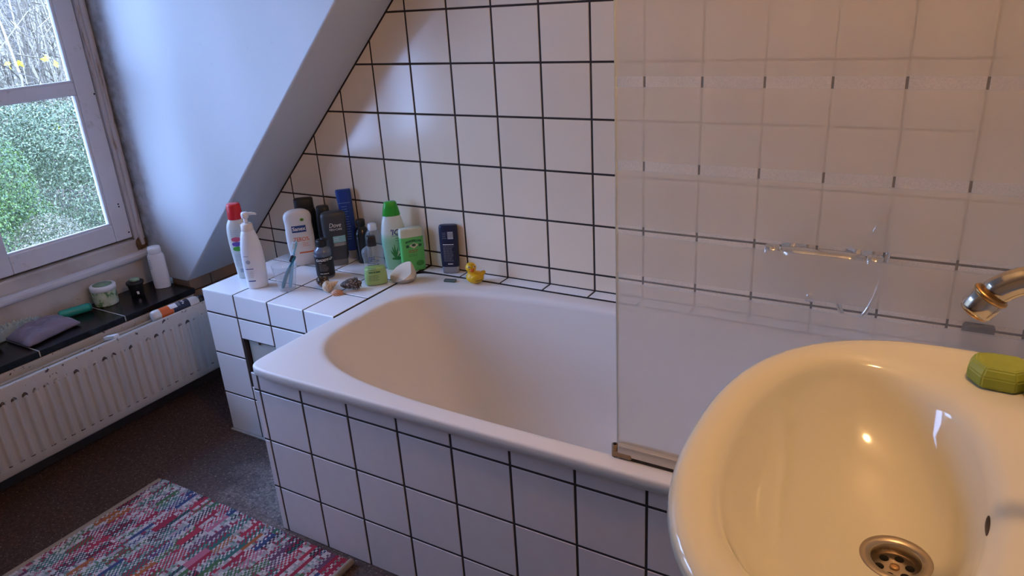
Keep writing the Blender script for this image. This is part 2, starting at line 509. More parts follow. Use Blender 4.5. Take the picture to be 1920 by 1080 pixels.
# window: casing, moulding, sashes
W1 = tag(empty('window_1', (-0.62, -0.805, 0.545)), 'old white window with flaking paint and an added unseen sash', 'window', kind='structure')
def wbox(name, a, b, m, bev=0.004, parent=W1, org=(-0.62, -0.805, 0.545)):
    return box(name, [a[k] - org[k] for k in range(3)], [b[k] - org[k] for k in range(3)], m, parent, bev)
wbox('casing', (-0.66, YC - 0.042, 0.545), (-0.588, YC - 0.003, 1.98), CASING)
wbox('casing_bead', (-0.60, YC - 0.030, 0.56), (-0.578, YC - 0.012, 1.98), CASING, 0.006)
wbox('casing', (-0.66, YC2 + 0.003, 0.545), (-0.588, YC2 + 0.042, 1.98), CASING)
wbox('casing', (-0.66, YC2 + 0.042, 1.94), (-0.588, YC - 0.042, 1.98), WINPAINT)
wbox('frame_sill', (-0.66, YC2 + 0.003, 0.541), (-0.585, YC - 0.042, 0.589), CREAMWALL, 0.006)
wbox('moulding', (-0.60, YC2 + 0.003, 0.512), (-0.566, YC - 0.004, 0.541), WINPAINT, 0.010)
def sash(y0, y1):                          # y0 > y1
    wbox('stile', (-0.645, y0 - 0.066, 0.597), (-0.600, y0, 1.938), WINPAINT)
    wbox('stile', (-0.645, y1, 0.597), (-0.600, y1 + 0.066, 1.938), WINPAINT)
    wbox('bottom_rail', (-0.645, y1 + 0.066, 0.597), (-0.601, y0 - 0.066, 0.664), WINPAINT)
    wbox('top_rail', (-0.645, y1 + 0.066, 1.875), (-0.601, y0 - 0.066, 1.938), WINPAINT)
    wbox('glazing_bar', (-0.642, y1 + 0.066, 1.143), (-0.604, y0 - 0.066, 1.188), WINPAINT)
    for z0, z1 in ((0.664, 1.143), (1.188, 1.875)):
        wbox('pane', (-0.628, y1 + 0.060, z0 - 0.004), (-0.624, y0 - 0.060, z1 + 0.004), PANE, 0)
        wbox('putty_bead', (-0.622, y0 - 0.075, z0), (-0.606, y0 - 0.065, z1), WINPAINT, 0.003)
        wbox('putty_bead', (-0.622, y1 + 0.066, z0 - 0.001), (-0.606, y0 - 0.070, z0 + 0.007), WINPAINT, 0.003)
wbox('added_gap_backing', (-0.664, YC2 + 0.042, 0.583), (-0.640, YC - 0.040, 0.612), mat('dark_gap_backing', (0.02, 0.017, 0.015), 0.9), 0)  # dark backing added behind the sash gap to stop daylight showing through
sash(-0.294, -0.803)
sash(-0.807, -1.290)
sash(-1.294, -1.777)  # third sash, out of view, added for extra daylight
for y, z in ((-0.305, 0.62), (-0.30, 1.14), (-0.318, 0.735), (-0.318, 0.725)):
    o = lathe('nail_hole', [(0.003, 0), (0.003, 0.0012)], DARKHOLE, W1, 8)
    o.location = (-0.600 + 0.62, y + 0.805, z - 0.545); o.rotation_euler = (0, pi / 2, 0)
# damp-stained wad of filler in the bottom corner of the casing
bm = bmesh.new(); bmesh.ops.create_icosphere(bm, subdivisions=3, radius=1)
for v in bm.verts:
    k = 1 + 0.35 * noise.noise(v.co * 2.2)
    v.co = Vector((v.co.x * 0.006, v.co.y * 0.026, v.co.z * 0.024)) * k
o = from_bm('filler', bm, mat('damp_filler', (0.14, 0.085, 0.05), 0.9, var=0.7, vscale=60, bump=0.6, bscale=120), W1, True)
o.location = (0.033, YC - 0.024 + 0.805, 0.567 - 0.545)

# black sill slabs
SZ = 0.408
sill = tag(empty('window_sill', (-0.47, -0.8, SZ - 0.022)), 'black stone sill with pale joints below the window', 'sill')
ys = [YC - 0.002, -0.545, -0.846, -1.147, -1.448, YC2 + 0.002]
for k in range(5):
    box('slab', (-0.115, ys[k + 1] + 0.0015 + 0.8, 0), (0.122, ys[k] - 0.0015 + 0.8, 0.022), SLATE, sill, 0.002)
    if k < 4:
        box('joint', (-0.115, ys[k + 1] - 0.0018 + 0.8, 0.001), (0.1205, ys[k + 1] + 0.0018 + 0.8, 0.0218), JOINT, sill)

# ================================================================== RADIATOR
rad = tag(empty('radiator', (-0.29, -0.8, 0.0)), 'cream fluted panel radiator with rust chips under the black sill', 'radiator')
RY0, RY1, PIT = -0.262, -1.45, 0.0325
ys = []
k = 0
ny = int((RY0 - RY1) / PIT * 10)
zs = [0.100, 0.104, 0.128, 0.132, 0.137, 0.143, 0.23, 0.326, 0.333, 0.338, 0.342, 0.378, 0.384]
vs, fs = [], []
for a in range(ny + 1):
    y = RY0 + (RY1 - RY0) * a / ny
    ph = ((y + 0.6395) / PIT) % 1.0
    d = min(abs(ph), abs(ph - 1)) * PIT                      # distance to flute centre
    dep = -0.0065 * math.exp(-(d / 0.0062) ** 4)
    for z in zs:
        lo = min(max((z - 0.130) / 0.010, 0), 1); hi = min(max((0.340 - z) / 0.008, 0), 1)
        x = -0.250 - dep * lo * hi
        if z <= 0.1 or z >= 0.384: x -= 0.004
        vs.append((x + 0.29, y + 0.8, z))
nz_ = len(zs)
for a in range(ny):
    for b in range(nz_ - 1):
        fs.append((a * nz_ + b, (a + 1) * nz_ + b, (a + 1) * nz_ + b + 1, a * nz_ + b + 1))
fp = mesh('front_panel', vs, fs, RADPAINT, rad, True)
md = fp.modifiers.new('thick', 'SOLIDIFY'); md.thickness = 0.010; md.offset = -1 if fp.data.polygons[0].normal.x > 0 else 1
box('back_panel', (-0.075, RY1 + 0.8, 0.10), (-0.060, RY0 + 0.8, 0.384), RADPAINT, rad, 0.003)
for z in (0.112, 0.346):
    box('header_tube', (-0.062, RY1 + 0.80, z - 0.012), (0.028, RY0 + 0.796, z + 0.006), RADPAINT, rad, 0.004)
for k in range(3):
    box('grille_bar', (-0.045 + k * 0.026, RY1 + 0.80, 0.358), (-0.033 + k * 0.026, RY0 + 0.797, 0.364), RADPAINT, rad, 0.002)
for y in (-0.45, -1.2):
    box('wall_bracket', (-0.094, y + 0.785, 0.2), (-0.072, y + 0.815, 0.36), RADPAINT, rad)

# ================================================================== TILED LEDGE
led = tag(empty('tiled_ledge', (0.3, -0.235, 0.0)), 'low white tiled ledge with dark grout at the end of the bathtub', 'ledge')
LX0, LX1, LY = 0.0125, 0.598, -0.470
box('core', (LX0 + 0.0012 - 0.3, LY + 0.0012 + 0.235, 0.0), (0.172 - 0.3, 0.001 + 0.235, LZ - 0.0012), GROUT, led)
box('core', (0.172 - 0.3, LY + 0.030 + 0.235, 0.0), (0.325 - 0.3, 0.001 + 0.235, LZ - 0.0012), GROUT, led)
box('core', (0.325 - 0.3, LY + 0.0012 + 0.235, 0.0), (LX1 + 0.002 - 0.3, 0.001 + 0.235, LZ - 0.0012), GROUT, led)
box('core', (0.171 - 0.3, LY + 0.0012 + 0.235, 0.384), (0.326 - 0.3, LY + 0.04 + 0.235, LZ - 0.0012), GROUT, led)
box('core', (0.171 - 0.3, LY + 0.0012 + 0.235, 0.0), (0.326 - 0.3, LY + 0.04 + 0.235, 0.206), GROUT, led)
def ltile(*a, **k):
    o = tile(led, T_LEDGE, *a, **k)
    if o: o.matrix_basis = Matrix.Translation((-0.3, 0.235, 0)) @ o.matrix_basis
xl = [LX0 - 0.0024, 0.163, 0.319, 0.476, LX1 + 0.0042]
yl = [LY - 0.0024, -0.317, -0.160, 0.002]
for a in range(4):
    for b in range(3):
        ltile('top', xl[a], xl[a + 1], yl[b], yl[b + 1], LZ - 0.004)
for a in range(4):
    ltile('back', xl[a], xl[a + 1], 0.458, LZ + 0.0005, -LY - 0.004)
for z0, z1 in ((-0.001, 0.152), (0.152, 0.308), (0.308, 0.458)):
    ltile('back', xl[0], xl[1], z0, z1, -LY - 0.004)
    ltile('back', xl[2], xl[3], z0, z1, -LY - 0.004)
    ltile('back', xl[3], xl[4], z0, z1, -LY - 0.004)
ltile('back', xl[1], xl[2], 0.383, 0.458, -LY - 0.004)
ltile('back', xl[1], xl[2], -0.001, 0.152, -LY - 0.004)
ltile('back', xl[1], xl[2], 0.152, 0.207, -LY - 0.004)
for y0, y1 in ((0.0, 0.157), (0.157, 0.314), (0.314, 0.470)):
    for z0, z1 in ((-0.001, 0.152), (0.152, 0.308), (0.308, 0.458), (0.458, LZ)):
        ltile('left', y0, y1, z0, z1, -LX0 - 0.004)
hp = box('hatch_panel', (0.182 - 0.3, LY + 0.012 + 0.235, 0.208), (0.324 - 0.3, LY + 0.020 + 0.235, 0.379),
         mat('hatch_paint', (0.50, 0.53, 0.50), 0.5, var=0.15, vscale=30), led, 0.001)
hp['label'] = 'grey-green painted inspection hatch'
box('hatch_tab', (0.232 - 0.3, LY + 0.008 + 0.235, 0.371), (0.239 - 0.3, LY + 0.013 + 0.235, 0.381), mat('rust', (0.12, 0.06, 0.03), 0.8), led)
box('mortar_fillet', (LX0 - 0.3, LY - 0.012 + 0.235, 0.0), (LX1 - 0.3, LY - 0.001 + 0.235, 0.007), mat('mortar', (0.33, 0.32, 0.30), 0.9, var=0.3, vscale=50), led, 0.003)

# ================================================================== BATHTUB
tub = tag(empty('bathtub', (1.45, -0.42, 0.10)), 'white enamel bathtub with a rounded hollow set against the tiled wall', 'bathtub')
RZ = 0.5365
TC = (1.453, -0.4245)
def trp(px, py, z, rx, ry, n, N=160):
    return [(x - 1.45, y + 0.42, zz - 0.10) for x, y, zz in ring(px, py, z, rx, ry, n, N)]
oy0, oy1 = -0.801, -0.0525
ocx, ocy, orx, ory = (0.6005 + 2.315) / 2, (oy0 + oy1) / 2, (2.315 - 0.6005) / 2, (oy1 - oy0) / 2
rings_ = []
rings_.append(trp(ocx, ocy, 0.500, orx - 0.012, ory - 0.012, 26))
rings_.append(trp(ocx, ocy, 0.511, orx - 0.004, ory - 0.004, 26))
rings_.append(trp(ocx, ocy, 0.514, orx, ory, 26))
for a in (0, 25, 50, 70, 90):
    r = 0.0065
    rings_.append(trp(ocx, ocy, RZ - r + r * sin(radians(a)), orx - r + r * cos(radians(a)), ory - r + r * cos(radians(a)), 26))
irx, iry, icx, icy = 0.778, 0.322, 1.457, -0.425
rings_.append(trp(icx, icy, RZ - 0.001, irx + 0.022, iry + 0.020, 3.6))
for a in (15, 35, 55, 75, 90):
    r = 0.022
    rings_.append(trp(icx, icy, RZ - 0.001 - r * (1 - cos(radians(a))), irx + 0.020 - r * sin(radians(a)), iry + 0.018 - r * sin(radians(a)), 3.5))
for k in (0.12, 0.25, 0.4, 0.55, 0.7, 0.82, 0.90, 0.955, 0.985, 1.0):
    z = RZ - 0.025 - 0.385 * k
    q = k ** 1.15
    e = 0 if k < 0.7 else ((k - 0.7) / 0.3) ** 2
    lx = 0.682 + 0.33 * q + 0.10 * e
    rx_ = 2.232 - 0.07 * q - 0.07 * e
    by = iry - 0.055 * q - 0.07 * e
    rings_.append(trp((lx + rx_) / 2, icy, z, (rx_ - lx) / 2, by, 3.4 - 0.3 * k))
shell = loft('shell', rings_, ENAMEL, tub, cap0=False, cap1=True)
shell['label'] = 'glossy white enamel shell with a broad flat rim'
o = lathe('drain', [(0.03, 0), (0.034, 0.002), (0.028, 0.004), (0.02, 0.002)], STEEL, tub, 20); o.location = (2.02 - 1.45, 0.0, 0.037)

# strip of narrow tiles behind the rear rim
strip = tag(empty('tile_strip', (1.45, -0.023, 0.50)), 'narrow row of white tiles between the bath rim and the wall', 'tile strip')
box('core', (LX1 - 1.45, -0.0535 + 0.023, 0), (XR - 1.45, 0.001 + 0.023, LZ - 0.5012), GROUT, strip)
for i in range(4, 16):
    o = tile(strip, T_LEDGE, 'top', max(i * P, LX1), min((i + 1) * P, XR), -0.0520, 0.002, LZ - 0.004)
    if o: o.matrix_basis = Matrix.Translation((-1.45, 0.023, -0.5)) @ o.matrix_basis

# ================================================================== BATH PANEL
pan = tag(empty('tiled_bath_panel', (1.45, -0.76, 0)), 'mauve-white square tiles with dark grout on the bath front panel', 'bath panel')
PY = -0.7794
box('core', (0.592 - 1.45, PY + 0.0012 + 0.76, 0), (XR - 0.003 - 1.45, -0.735 + 0.76, 0.505), GROUT, pan)
xa = [0.5896] + [0.6144 + P * i for i in range(12)]
xa[-1] = XR - 0.001
za = [-0.001, 0.1494, 0.3024, 0.4554, 0.508]
for a in range(len(xa) - 1):
    for b in range(4):
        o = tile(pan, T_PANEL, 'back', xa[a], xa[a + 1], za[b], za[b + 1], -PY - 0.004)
        if o: o.matrix_basis = Matrix.Translation((-1.45, 0.76, 0)) @ o.matrix_basis
epn = tag(empty('tiled_end_panel', (0.596, -0.62, 0)), 'short tiled side panel joining the bath front to the ledge', 'bath panel')
box('core', (-0.003, -0.115, 0), (0.005, 0.147, 0.500), GROUT, epn)
for y0, y1 in ((0.472, 0.604), (0.604, 0.736)):
    for b in range(4):
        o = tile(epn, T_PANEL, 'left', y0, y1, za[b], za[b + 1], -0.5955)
        if o: o.matrix_basis = Matrix.Translation((-0.596, 0.62, 0)) @ o.matrix_basis

# ================================================================== SHOWER SCREEN
scr_ = tag(empty('shower_screen', (1.95, -0.749, RZ)), 'frosted glass shower screen standing on the bath rim', 'shower screen')
me_o = box('glass_panel', (1.6155 - 1.95, -0.003, 0.026), (2.318 - 1.95, 0.003, 1.45), FROST, None)
# keep world-height coordinates for the etched stripes
for v in me_o.data.vertices: v.co.z += RZ
me_o.parent = scr_; me_o.location = (0, 0, -RZ)
me_o['label'] = 'frosted pane with thin clearer stripes'
box('edge_strip', (1.6135 - 1.95, -0.0036, 0.026), (1.6157 - 1.95, 0.0036, 1.45), mat('polished_edge', (0.72, 0.78, 0.78), 0.2), scr_)
ALU = mat('dull_aluminium', (0.62, 0.57, 0.50), 0.4, 0.6)
box('bottom_rail', (1.618 - 1.95, -0.014, 0.006), (2.318 - 1.95, 0.010, 0.028), ALU, scr_, 0.003)
box('seal', (1.622 - 1.95, -0.012, -0.001), (2.318 - 1.95, 0.008, 0.007), mat('dirty_seal', (0.04, 0.028, 0.018), 0.9), scr_)
GUN = mat('rusty_clip', (0.30, 0.20, 0.12), 0.55, 0.3, var=0.4, vscale=80)
o = box('end_clip', (1.606 - 1.95, -0.016, 0.001), (1.648 - 1.95, -0.004, 0.013), GUN, scr_, 0.004)
o = tube('clip_peg', [(1.611 - 1.95, -0.008, 0.0), (1.611 - 1.95, -0.008, 0.026)], 0.0065, GUN, scr_)
o = lathe('screw', [(0.0045, 0), (0.003, 0.0015)], DARKHOLE, scr_, 10); o.location = (1.611 - 1.95, -0.008, 0.0255)

# ================================================================== BATH MIXER behind the screen
mx = tag(empty('bath_mixer', (1.86, -0.08, 0.752)), 'chrome bath mixer with hose blurred behind the frosted screen', 'tap')
BCH = mat('bright_chrome', (0.75, 0.74, 0.72), 0.12, 1.0)
tube('body', [(-0.095, 0, 0), (-0.06, 0, 0), (0.06, 0, 0), (0.095, 0, 0)], [0.017, 0.021, 0.021, 0.017], BCH, mx)
for s in (-1, 1):
    tube('knob', [(s * 0.098, 0, 0), (s * 0.104, 0, 0), (s * 0.128, 0, 0), (s * 0.134, 0, 0)], [0.017, 0.023, 0.023, 0.017], BCH, mx, 10)
    tube('wall_union', [(s * 0.075, 0.002, 0), (s * 0.075, 0.055, 0), (s * 0.075, 0.058, 0), (s * 0.075, 0.076, 0)], [0.013, 0.013, 0.030, 0.034], BCH, mx, 16)
tube('spout', bez((0, 0, -0.01), (0, -0.02, -0.03), (0, -0.10, -0.015), (0, -0.13, -0.06)), 0.011, BCH, mx)
tube('hose', bez((0.03, 0, -0.02), (0.05, -0.03, -0.16), (0.10, -0.02, -0.20), (0.13, 0.01, -0.06), 20) + bez((0.13, 0.01, -0.06), (0.16, 0.03, 0.10), (0.12, 0.04, 0.14), (0.10, 0.02, 0.05), 10)[1:], 0.006, BCH, mx)
db = tag(empty('dark_bottle', (2.205, -0.026, LZ + 0.001)), 'small dark bottle on the tile strip seen through the frosted screen', 'bottle')
loft('body', [ring(0, 0, z, rx, ry, 3, 24) for z, rx, ry in ((0, 0.030, 0.017), (0.003, 0.033, 0.019), (0.07, 0.033, 0.019), (0.08, 0.025, 0.015))], BLACK, db)
lathe('cap', [(0.013, 0.079), (0.013, 0.10), (0.011, 0.102)], BLACK, db, 16)

# ================================================================== WASH BASIN
BZ = 0.940
bas = tag(empty('wash_basin', (2.32, -1.19, 0.0)), 'cream glazed wash basin with rounded front in warm lamplight', 'basin')
def bring(z, cx, rx_f, x_b, ry, nf=2.4, nb=7.0, N=96, cy=-1.19):
    out = []
    for k in range(N):
        t = 2 * pi * k / N + pi / N
        if cos(t) < 0:
            a, b = sup(t, nf); x = cx + rx_f * a
        else:
            a, b = sup(t, nb); x = cx + (x_b - cx) * a
        out.append((x - 2.32, cy + ry * b + 1.19, z))
    return out
br = []
br.append(bring(0.72, 2.20, 0.09, 2.318, 0.10))
br.append(bring(0.745, 2.19, 0.145, 2.318, 0.16))
br.append(bring(0.79, 2.17, 0.20, 2.318, 0.22))
br.append(bring(0.85, 2.15, 0.228, 2.318, 0.27))
br.append(bring(0.895, 2.142, 0.239, 2.318, 0.290))
br.append(bring(0.918, 2.14, 0.244, 2.318, 0.298))
for a in (0, 30, 60, 90):
    r = 0.014
    br.append(bring(BZ - r + r * sin(radians(a)), 2.14, 0.246 - r + r * cos(radians(a)), 2.319 - 0.006 + 0.006 * cos(radians(a)), 0.301 - r + r * cos(radians(a))))
br.append(bring(BZ - 0.001, 2.14, 0.222, 2.300, 0.278))
N_ = 96
def brow(z, cx, rx, ry, n=2.3, cy=-1.19):
    return [(x - 2.32, y + 1.19, zz) for x, y, zz in
            [(cx + rx * sup(2 * pi * k / N_ + pi / N_, n)[0], cy + ry * sup(2 * pi * k / N_ + pi / N_, n)[1], z) for k in range(N_)]]
O_ = br[-1]
B_ = brow(0, 2.061, 0.117, 0.215)
for f, zf, zb in ((0.22, 0.002, 0.006), (0.48, 0.004, 0.0085), (0.74, 0.0075, 0.0100), (0.90, 0.0125, 0.0135), (1.0, 0.020, 0.0195)):
    r_ = []
    for (x0, y0, z0), (x1, y1, z1) in zip(O_, B_):
        x = x0 + (x1 - x0) * f; y = y0 + (y1 - y0) * f
        t = min(max((x + 2.32 - 2.03) / 0.13, 0), 1); t = t * t * (3 - 2 * t)
        r_.append((x, y, BZ - zf - (zb - zf) * t))
    br.append(r_)
br.append(brow(BZ - 0.032, 2.062, 0.111, 0.205))
br.append(brow(BZ - 0.055, 2.066, 0.102, 0.186))
br.append(brow(BZ - 0.078, 2.073, 0.090, 0.158))
br.append(brow(BZ - 0.095, 2.083, 0.075, 0.122))
br.append(brow(BZ - 0.106, 2.095, 0.056, 0.080, 2.1))
br.append(brow(BZ - 0.112, 2.105, 0.036, 0.040, 2.0))
br.append(brow(BZ - 0.114, 2.1065, 0.024, 0.024, 2.0))
loft('bowl', br, CERAMIC, bas, cap0=True, cap1=False)
loft('pedestal', [[(x - 2.32, y + 1.19, z) for x, y, z in ring(2.215, -1.19, z_, rx, ry, 3, 32)] for z_, rx, ry in ((0.0, 0.085, 0.12), (0.02, 0.082, 0.115), (0.35, 0.07, 0.09), (0.70, 0.075, 0.095), (0.75, 0.08, 0.1))], CERAMIC, bas)
DR = empty('drain', (2.1065 - 2.32, 0, BZ - 0.115)); DR.parent = bas
DZ = 0.0
dflange = lathe('drain_flange', [(0.0355, -0.0005), (0.0362, 0.0015), (0.033, 0.0035), (0.027, 0.0030), (0.0235, 0.0005), (0.0225, -0.006), (0.0215, -0.012)], STEEL, DR, 40, cap0=False, cap1=False)
lathe('strainer', [(0.0225, -0.013), (0.0215, -0.010), (0.010, -0.0095), (0.0, -0.0095)], STEEL, DR, 32, cap0=True, cap1=False)
for k in range(6):
    a = k * pi / 3 + 0.3
    o = lathe('drain_hole', [(0.0046, 0), (0.0046, 0.0012)], DARKHOLE, DR, 14); o.location = (0.0145 * cos(a), 0.0145 * sin(a), -0.0105)
o = lathe('drain_screw', [(0.0050, -0.0105), (0.0045, -0.008), (0.002, -0.0078)], BRASS, DR, 14)
bm = bmesh.new(); bmesh.ops.create_uvsphere(bm, u_segments=16, v_segments=10, radius=1)
o = from_bm('overflow_slot', bm, mat('overflow_shadow', (0.05, 0.03, 0.015), 0.6), bas, True)
o.location = (2.1745 - 2.32, -0.025, BZ - 0.030); o.scale = (0.003, 0.018, 0.0042); o.rotation_euler = (0, radians(20), 0)
o = lathe('glaze_chip', [(0.0022, 0), (0.0018, 0.0008)], DARKHOLE, bas, 8); o.location = (1.977 - 2.32, -0.13, BZ - 0.0735); o.rotation_euler = (0, radians(35), 0)

# tap
tp = tag(empty('basin_tap', (2.262, -1.195, BZ - 0.010)), 'worn chrome swan-neck tap with brassy limescale above the basin', 'tap')
def tpv(x, z): return (x - 2.262, 0, z - BZ + 0.010)
lathe('base', [(0.026, 0), (0.026, 0.006), (0.021, 0.010), (0.020, 0.060), (0.016, 0.068)], CHROME, tp, 24)
path = [tpv(2.262, 0.99), tpv(2.262, 1.06)] + [Vector(tpv(2.262 - 0.05 + 0.05 * cos(radians(a)), 1.096 + 0.05 * sin(radians(a)))) for a in range(10, 91, 10)]
path += bez(tpv(2.205, 1.146), tpv(2.176, 1.1475), tpv(2.158, 1.144), tpv(2.1435, 1.126), 8)
tube('spout', path, 0.0118, CHROME, tp, 20)
a0, a1 = Vector(tpv(2.1445, 1.1275)), Vector(tpv(2.131, 1.105))
d_ = (a1 - a0)
tube('aerator_collar', [a0 + d_ * 0.02, a0 + d_ * 0.06, a0 + d_ * 0.13, a0 + d_ * 0.17], [0.0135, 0.0148, 0.0148, 0.0135], BRASS, tp, 24)
tube('aerator', [a0 + d_ * 0.15, a0 + d_ * 0.2, a0 + d_ * 0.7, a0 + d_ * 0.82], [0.0132, 0.0138, 0.0138, 0.012], CHROME, tp, 24)
tube('aerator_scale', [a0 + d_ * 0.76, a0 + d_ * 0.86, a0 + d_ * 0.90], [0.0128, 0.0118, 0.008], BRASS, tp, 20)
tube('lever', [tpv(2.262, 1.0), tpv(2.285, 1.02), tpv(2.305, 1.06)], [0.008, 0.007, 0.006], CHROME, tp)

# soap bar
soap = tag(empty('soap_bar', (2.181, -0.955, BZ - 0.0085), -4), 'worn green octagonal soap bar on the basin corner', 'soap')
oc = [(-0.032, -0.010), (-0.016, -0.029), (0.018, -0.029), (0.034, -0.011), (0.034, 0.012), (0.018, 0.027), (-0.014, 0.027), (-0.031, 0.013)]
bm = bmesh.new()
lv = [(0.0, 0.93), (0.003, 1.0), (0.015, 1.0), (0.024, 0.86), (0.026, 0.78)]
rows = [[bm.verts.new((p[0] * s, p[1] * s, z + 0.002 * sin(9 * p[0] * 20))) for p in oc] for z, s in lv]
for i in range(len(lv) - 1):
    for k in range(8):
        bm.faces.new((rows[i][k], rows[i][(k + 1) % 8], rows[i + 1][(k + 1) % 8], rows[i + 1][k]))
bm.faces.new(rows[-1]); bm.faces.new(list(reversed(rows[0])))
bmesh.ops.bevel(bm, geom=bm.edges[:], offset=0.0016, segments=2, affect='EDGES')
from_bm('bar', bm, mat('green_soap', (0.30, 0.36, 0.05), 0.55, var=0.18, vscale=40, bump=0.15, bscale=60, sub=0.1), soap, False)

def pebble(name, label, cat, loc, dims, m, rz=0, seed=0, amp=0.25, sub=4, fr=1.6):
    bm = bmesh.new(); bmesh.ops.create_icosphere(bm, subdivisions=sub, radius=1)
    off = Vector((seed * 3.7, seed * 1.3, 0.5))
    for v in bm.verts:
        k = 1 + amp * noise.noise(v.co * fr + off)
        v.co = Vector((v.co.x * dims[0], v.co.y * dims[1], v.co.z * dims[2])) * k
    lo = min(v.co.z for v in bm.verts)
    for v in bm.verts: v.co.z -= lo
    o = from_bm(name, bm, m, None, True); o.location = loc; o.rotation_euler = (0, 0, radians(rz))
    return tag(o, label, cat)
pebble('pumice_stone', 'grey-brown pumice stone beside the green soap bar', 'pumice', (2.2215, -0.985, BZ - 0.008), (0.0175, 0.022, 0.019),
       mat('pumice', (0.20, 0.15, 0.13), 0.9, var=0.5, vscale=160, bump=0.8, bscale=220), 0, 2, 0.2)

# wall lamp over the basin (above the frame)
lamp = tag(empty('wall_lamp', (XR, -1.15, 2.20)), 'warm opal globe wall lamp above the wash basin', 'lamp')
LB = NT('lamp_opal')
LB.b.inputs['Emission Color'].default_value = (1.0, 0.56, 0.24, 1)
LB.b.inputs['Emission Strength'].default_value = LAMP_STRENGTH
LB.b.inputs['Base Color'].default_value = (0.9, 0.85, 0.75, 1)
o = lathe('backplate', [(0.05, 0), (0.05, 0.012), (0.03, 0.02), (0.018, 0.05)], CHROME, lamp, 24); o.rotation_euler = (0, -pi / 2, 0)
bm = bmesh.new(); bmesh.ops.create_uvsphere(bm, u_segments=24, v_segments=14, radius=0.055)
o = from_bm('globe', bm, LB.m, lamp, True); o.location = (-0.098, 0, 0)

# ================================================================== BOTTLES AND SMALL THINGS
def secs_at(secs, z):
    z = min(max(z, secs[0][0]), secs[-1][0])
    for a, b in zip(secs, secs[1:]):
        if a[0] <= z <= b[0] and b[0] > a[0]:
            t = (z - a[0]) / (b[0] - a[0])
            return [a[k] + (b[k] - a[k]) * t for k in range(1, 5)]
    return list(secs[-1][1:])

def smooth_secs(ctrl, n=6):
    """Catmull-Rom through control sections (z, rx, ry, n[, cx])"""
    c = [tuple(s) + ((0.0,) if len(s) == 4 else ()) for s in ctrl]
    out = []
    for i in range(len(c) - 1):
        p0, p1, p2, p3 = c[max(i - 1, 0)], c[i], c[i + 1], c[min(i + 2, len(c) - 1)]
        for k in range(n):
            t = k / n
            out.append(tuple(0.5 * (2 * p1[j] + (p2[j] - p0[j]) * t + (2 * p0[j] - 5 * p1[j] + 4 * p2[j] - p3[j]) * t * t + (3 * p1[j] - p0[j] - 3 * p2[j] + p3[j]) * t ** 3) for j in range(5)))
    out.append(c[-1])
    z = -1
    res = []
    for q in out:
        z = max(q[0], z + 1e-5); res.append((z, max(q[1], 0.001), max(q[2], 0.001), max(q[3], 1.8), q[4]))
    return res

def front(secs, x, z, off=0.0006):
    rx, ry, n, cx = secs_at(secs, z)
    u = min(abs((x - cx) / rx), 0.995)
    return (x, -ry * (1 - u ** n) ** (1 / n) - off, z)

def body(root, secs, m, name='body', N=40):
    return loft(name, [ring(s[4], 0, s[0], s[1], s[2], s[3], N) for s in secs], m, root)

def patch(root, secs, x0, x1, z0, z1, m, name='label', off=0.0005, ell=False, nx=10, nz=8, label=None, clipw=True):
    vs, fs = [], []
    for j in range(nz + 1):
        v = j / nz
        z = z0 + (z1 - z0) * v
        a, b = x0, x1
        if ell:
            w = sqrt(max(0.0, 1 - (2 * v - 1) ** 2)); c = (x0 + x1) / 2; a, b = c - (x1 - x0) / 2 * w, c + (x1 - x0) / 2 * w
        elif clipw:
            rx, ry, n, cx = secs_at(secs, z); a = max(a, cx - rx * 0.97); b = min(b, cx + rx * 0.97)
        for i in range(nx + 1):
            vs.append(front(secs, a + (b - a) * i / nx, z, off))
    for j in range(nz):
        for i in range(nx):
            q = j * (nx + 1) + i
            fs.append((q, q + 1, q + nx + 2, q + nx + 1))
    o = mesh(name, vs, fs, m, root, True)
    if label: o['label'] = label
    return o

def text(root, secs, s, size, x, z, m, name='lettering', off=0.0009, shear=0.0, sx=1.0, rot=0.0, arc=0.0, bold=0.0):
    cu = bpy.data.curves.new('t', 'FONT'); cu.body = s; cu.size = size; cu.align_x = 'CENTER'; cu.align_y = 'CENTER'
    cu.shear = shear; cu.resolution_u = 3; cu.offset = bold
    ob = bpy.data.objects.new('t', cu); COL.objects.link(ob)
    dg = bpy.context.evaluated_depsgraph_get(); dg.update()
    me = bpy.data.meshes.new_from_object(ob.evaluated_get(dg))
    bpy.data.objects.remove(ob)
    bm = bmesh.new(); bm.from_mesh(me)
    bmesh.ops.triangulate(bm, faces=bm.faces)
    for v in bm.verts:
        px, pz = v.co.x * sx, v.co.y
        pz -= arc * px * px
        px, pz = px * cos(rot) - pz * sin(rot), px * sin(rot) + pz * cos(rot)
        v.co = Vector(front(secs, x + px, z + pz, off))
    bm.to_mesh(me); bm.free(); me.materials.clear()
    return link(name, me, m, root)

def lines(root, secs, x, z, w, n, dz, h, m, name='small_print', seed=1, align='L', off=0.0008):
    """rows of tiny print as one stippled block of short dashes"""
    rnd = random.Random(seed); vs, fs = [], []
    for k in range(n):
        zz = z - k * dz; xx = x; end = x + w * rnd.uniform(0.75, 1.0)
        while xx < end:
            L = min(rnd.uniform(0.12, 0.35) * w, end - xx)
            if L > 0.0008:
                q = len(vs)
                nn = 3
                for i in range(nn + 1):
                    vs.append(front(secs, xx + L * i / nn, zz, off)); vs.append(front(secs, xx + L * i / nn, zz + h, off))
                for i in range(nn): fs.append((q + 2 * i, q + 2 * i + 2, q + 2 * i + 3, q + 2 * i + 1))
            xx += L + w * 0.04
    o = mesh(name, vs, fs, m, root); o['kind'] = 'stuff'
    return o

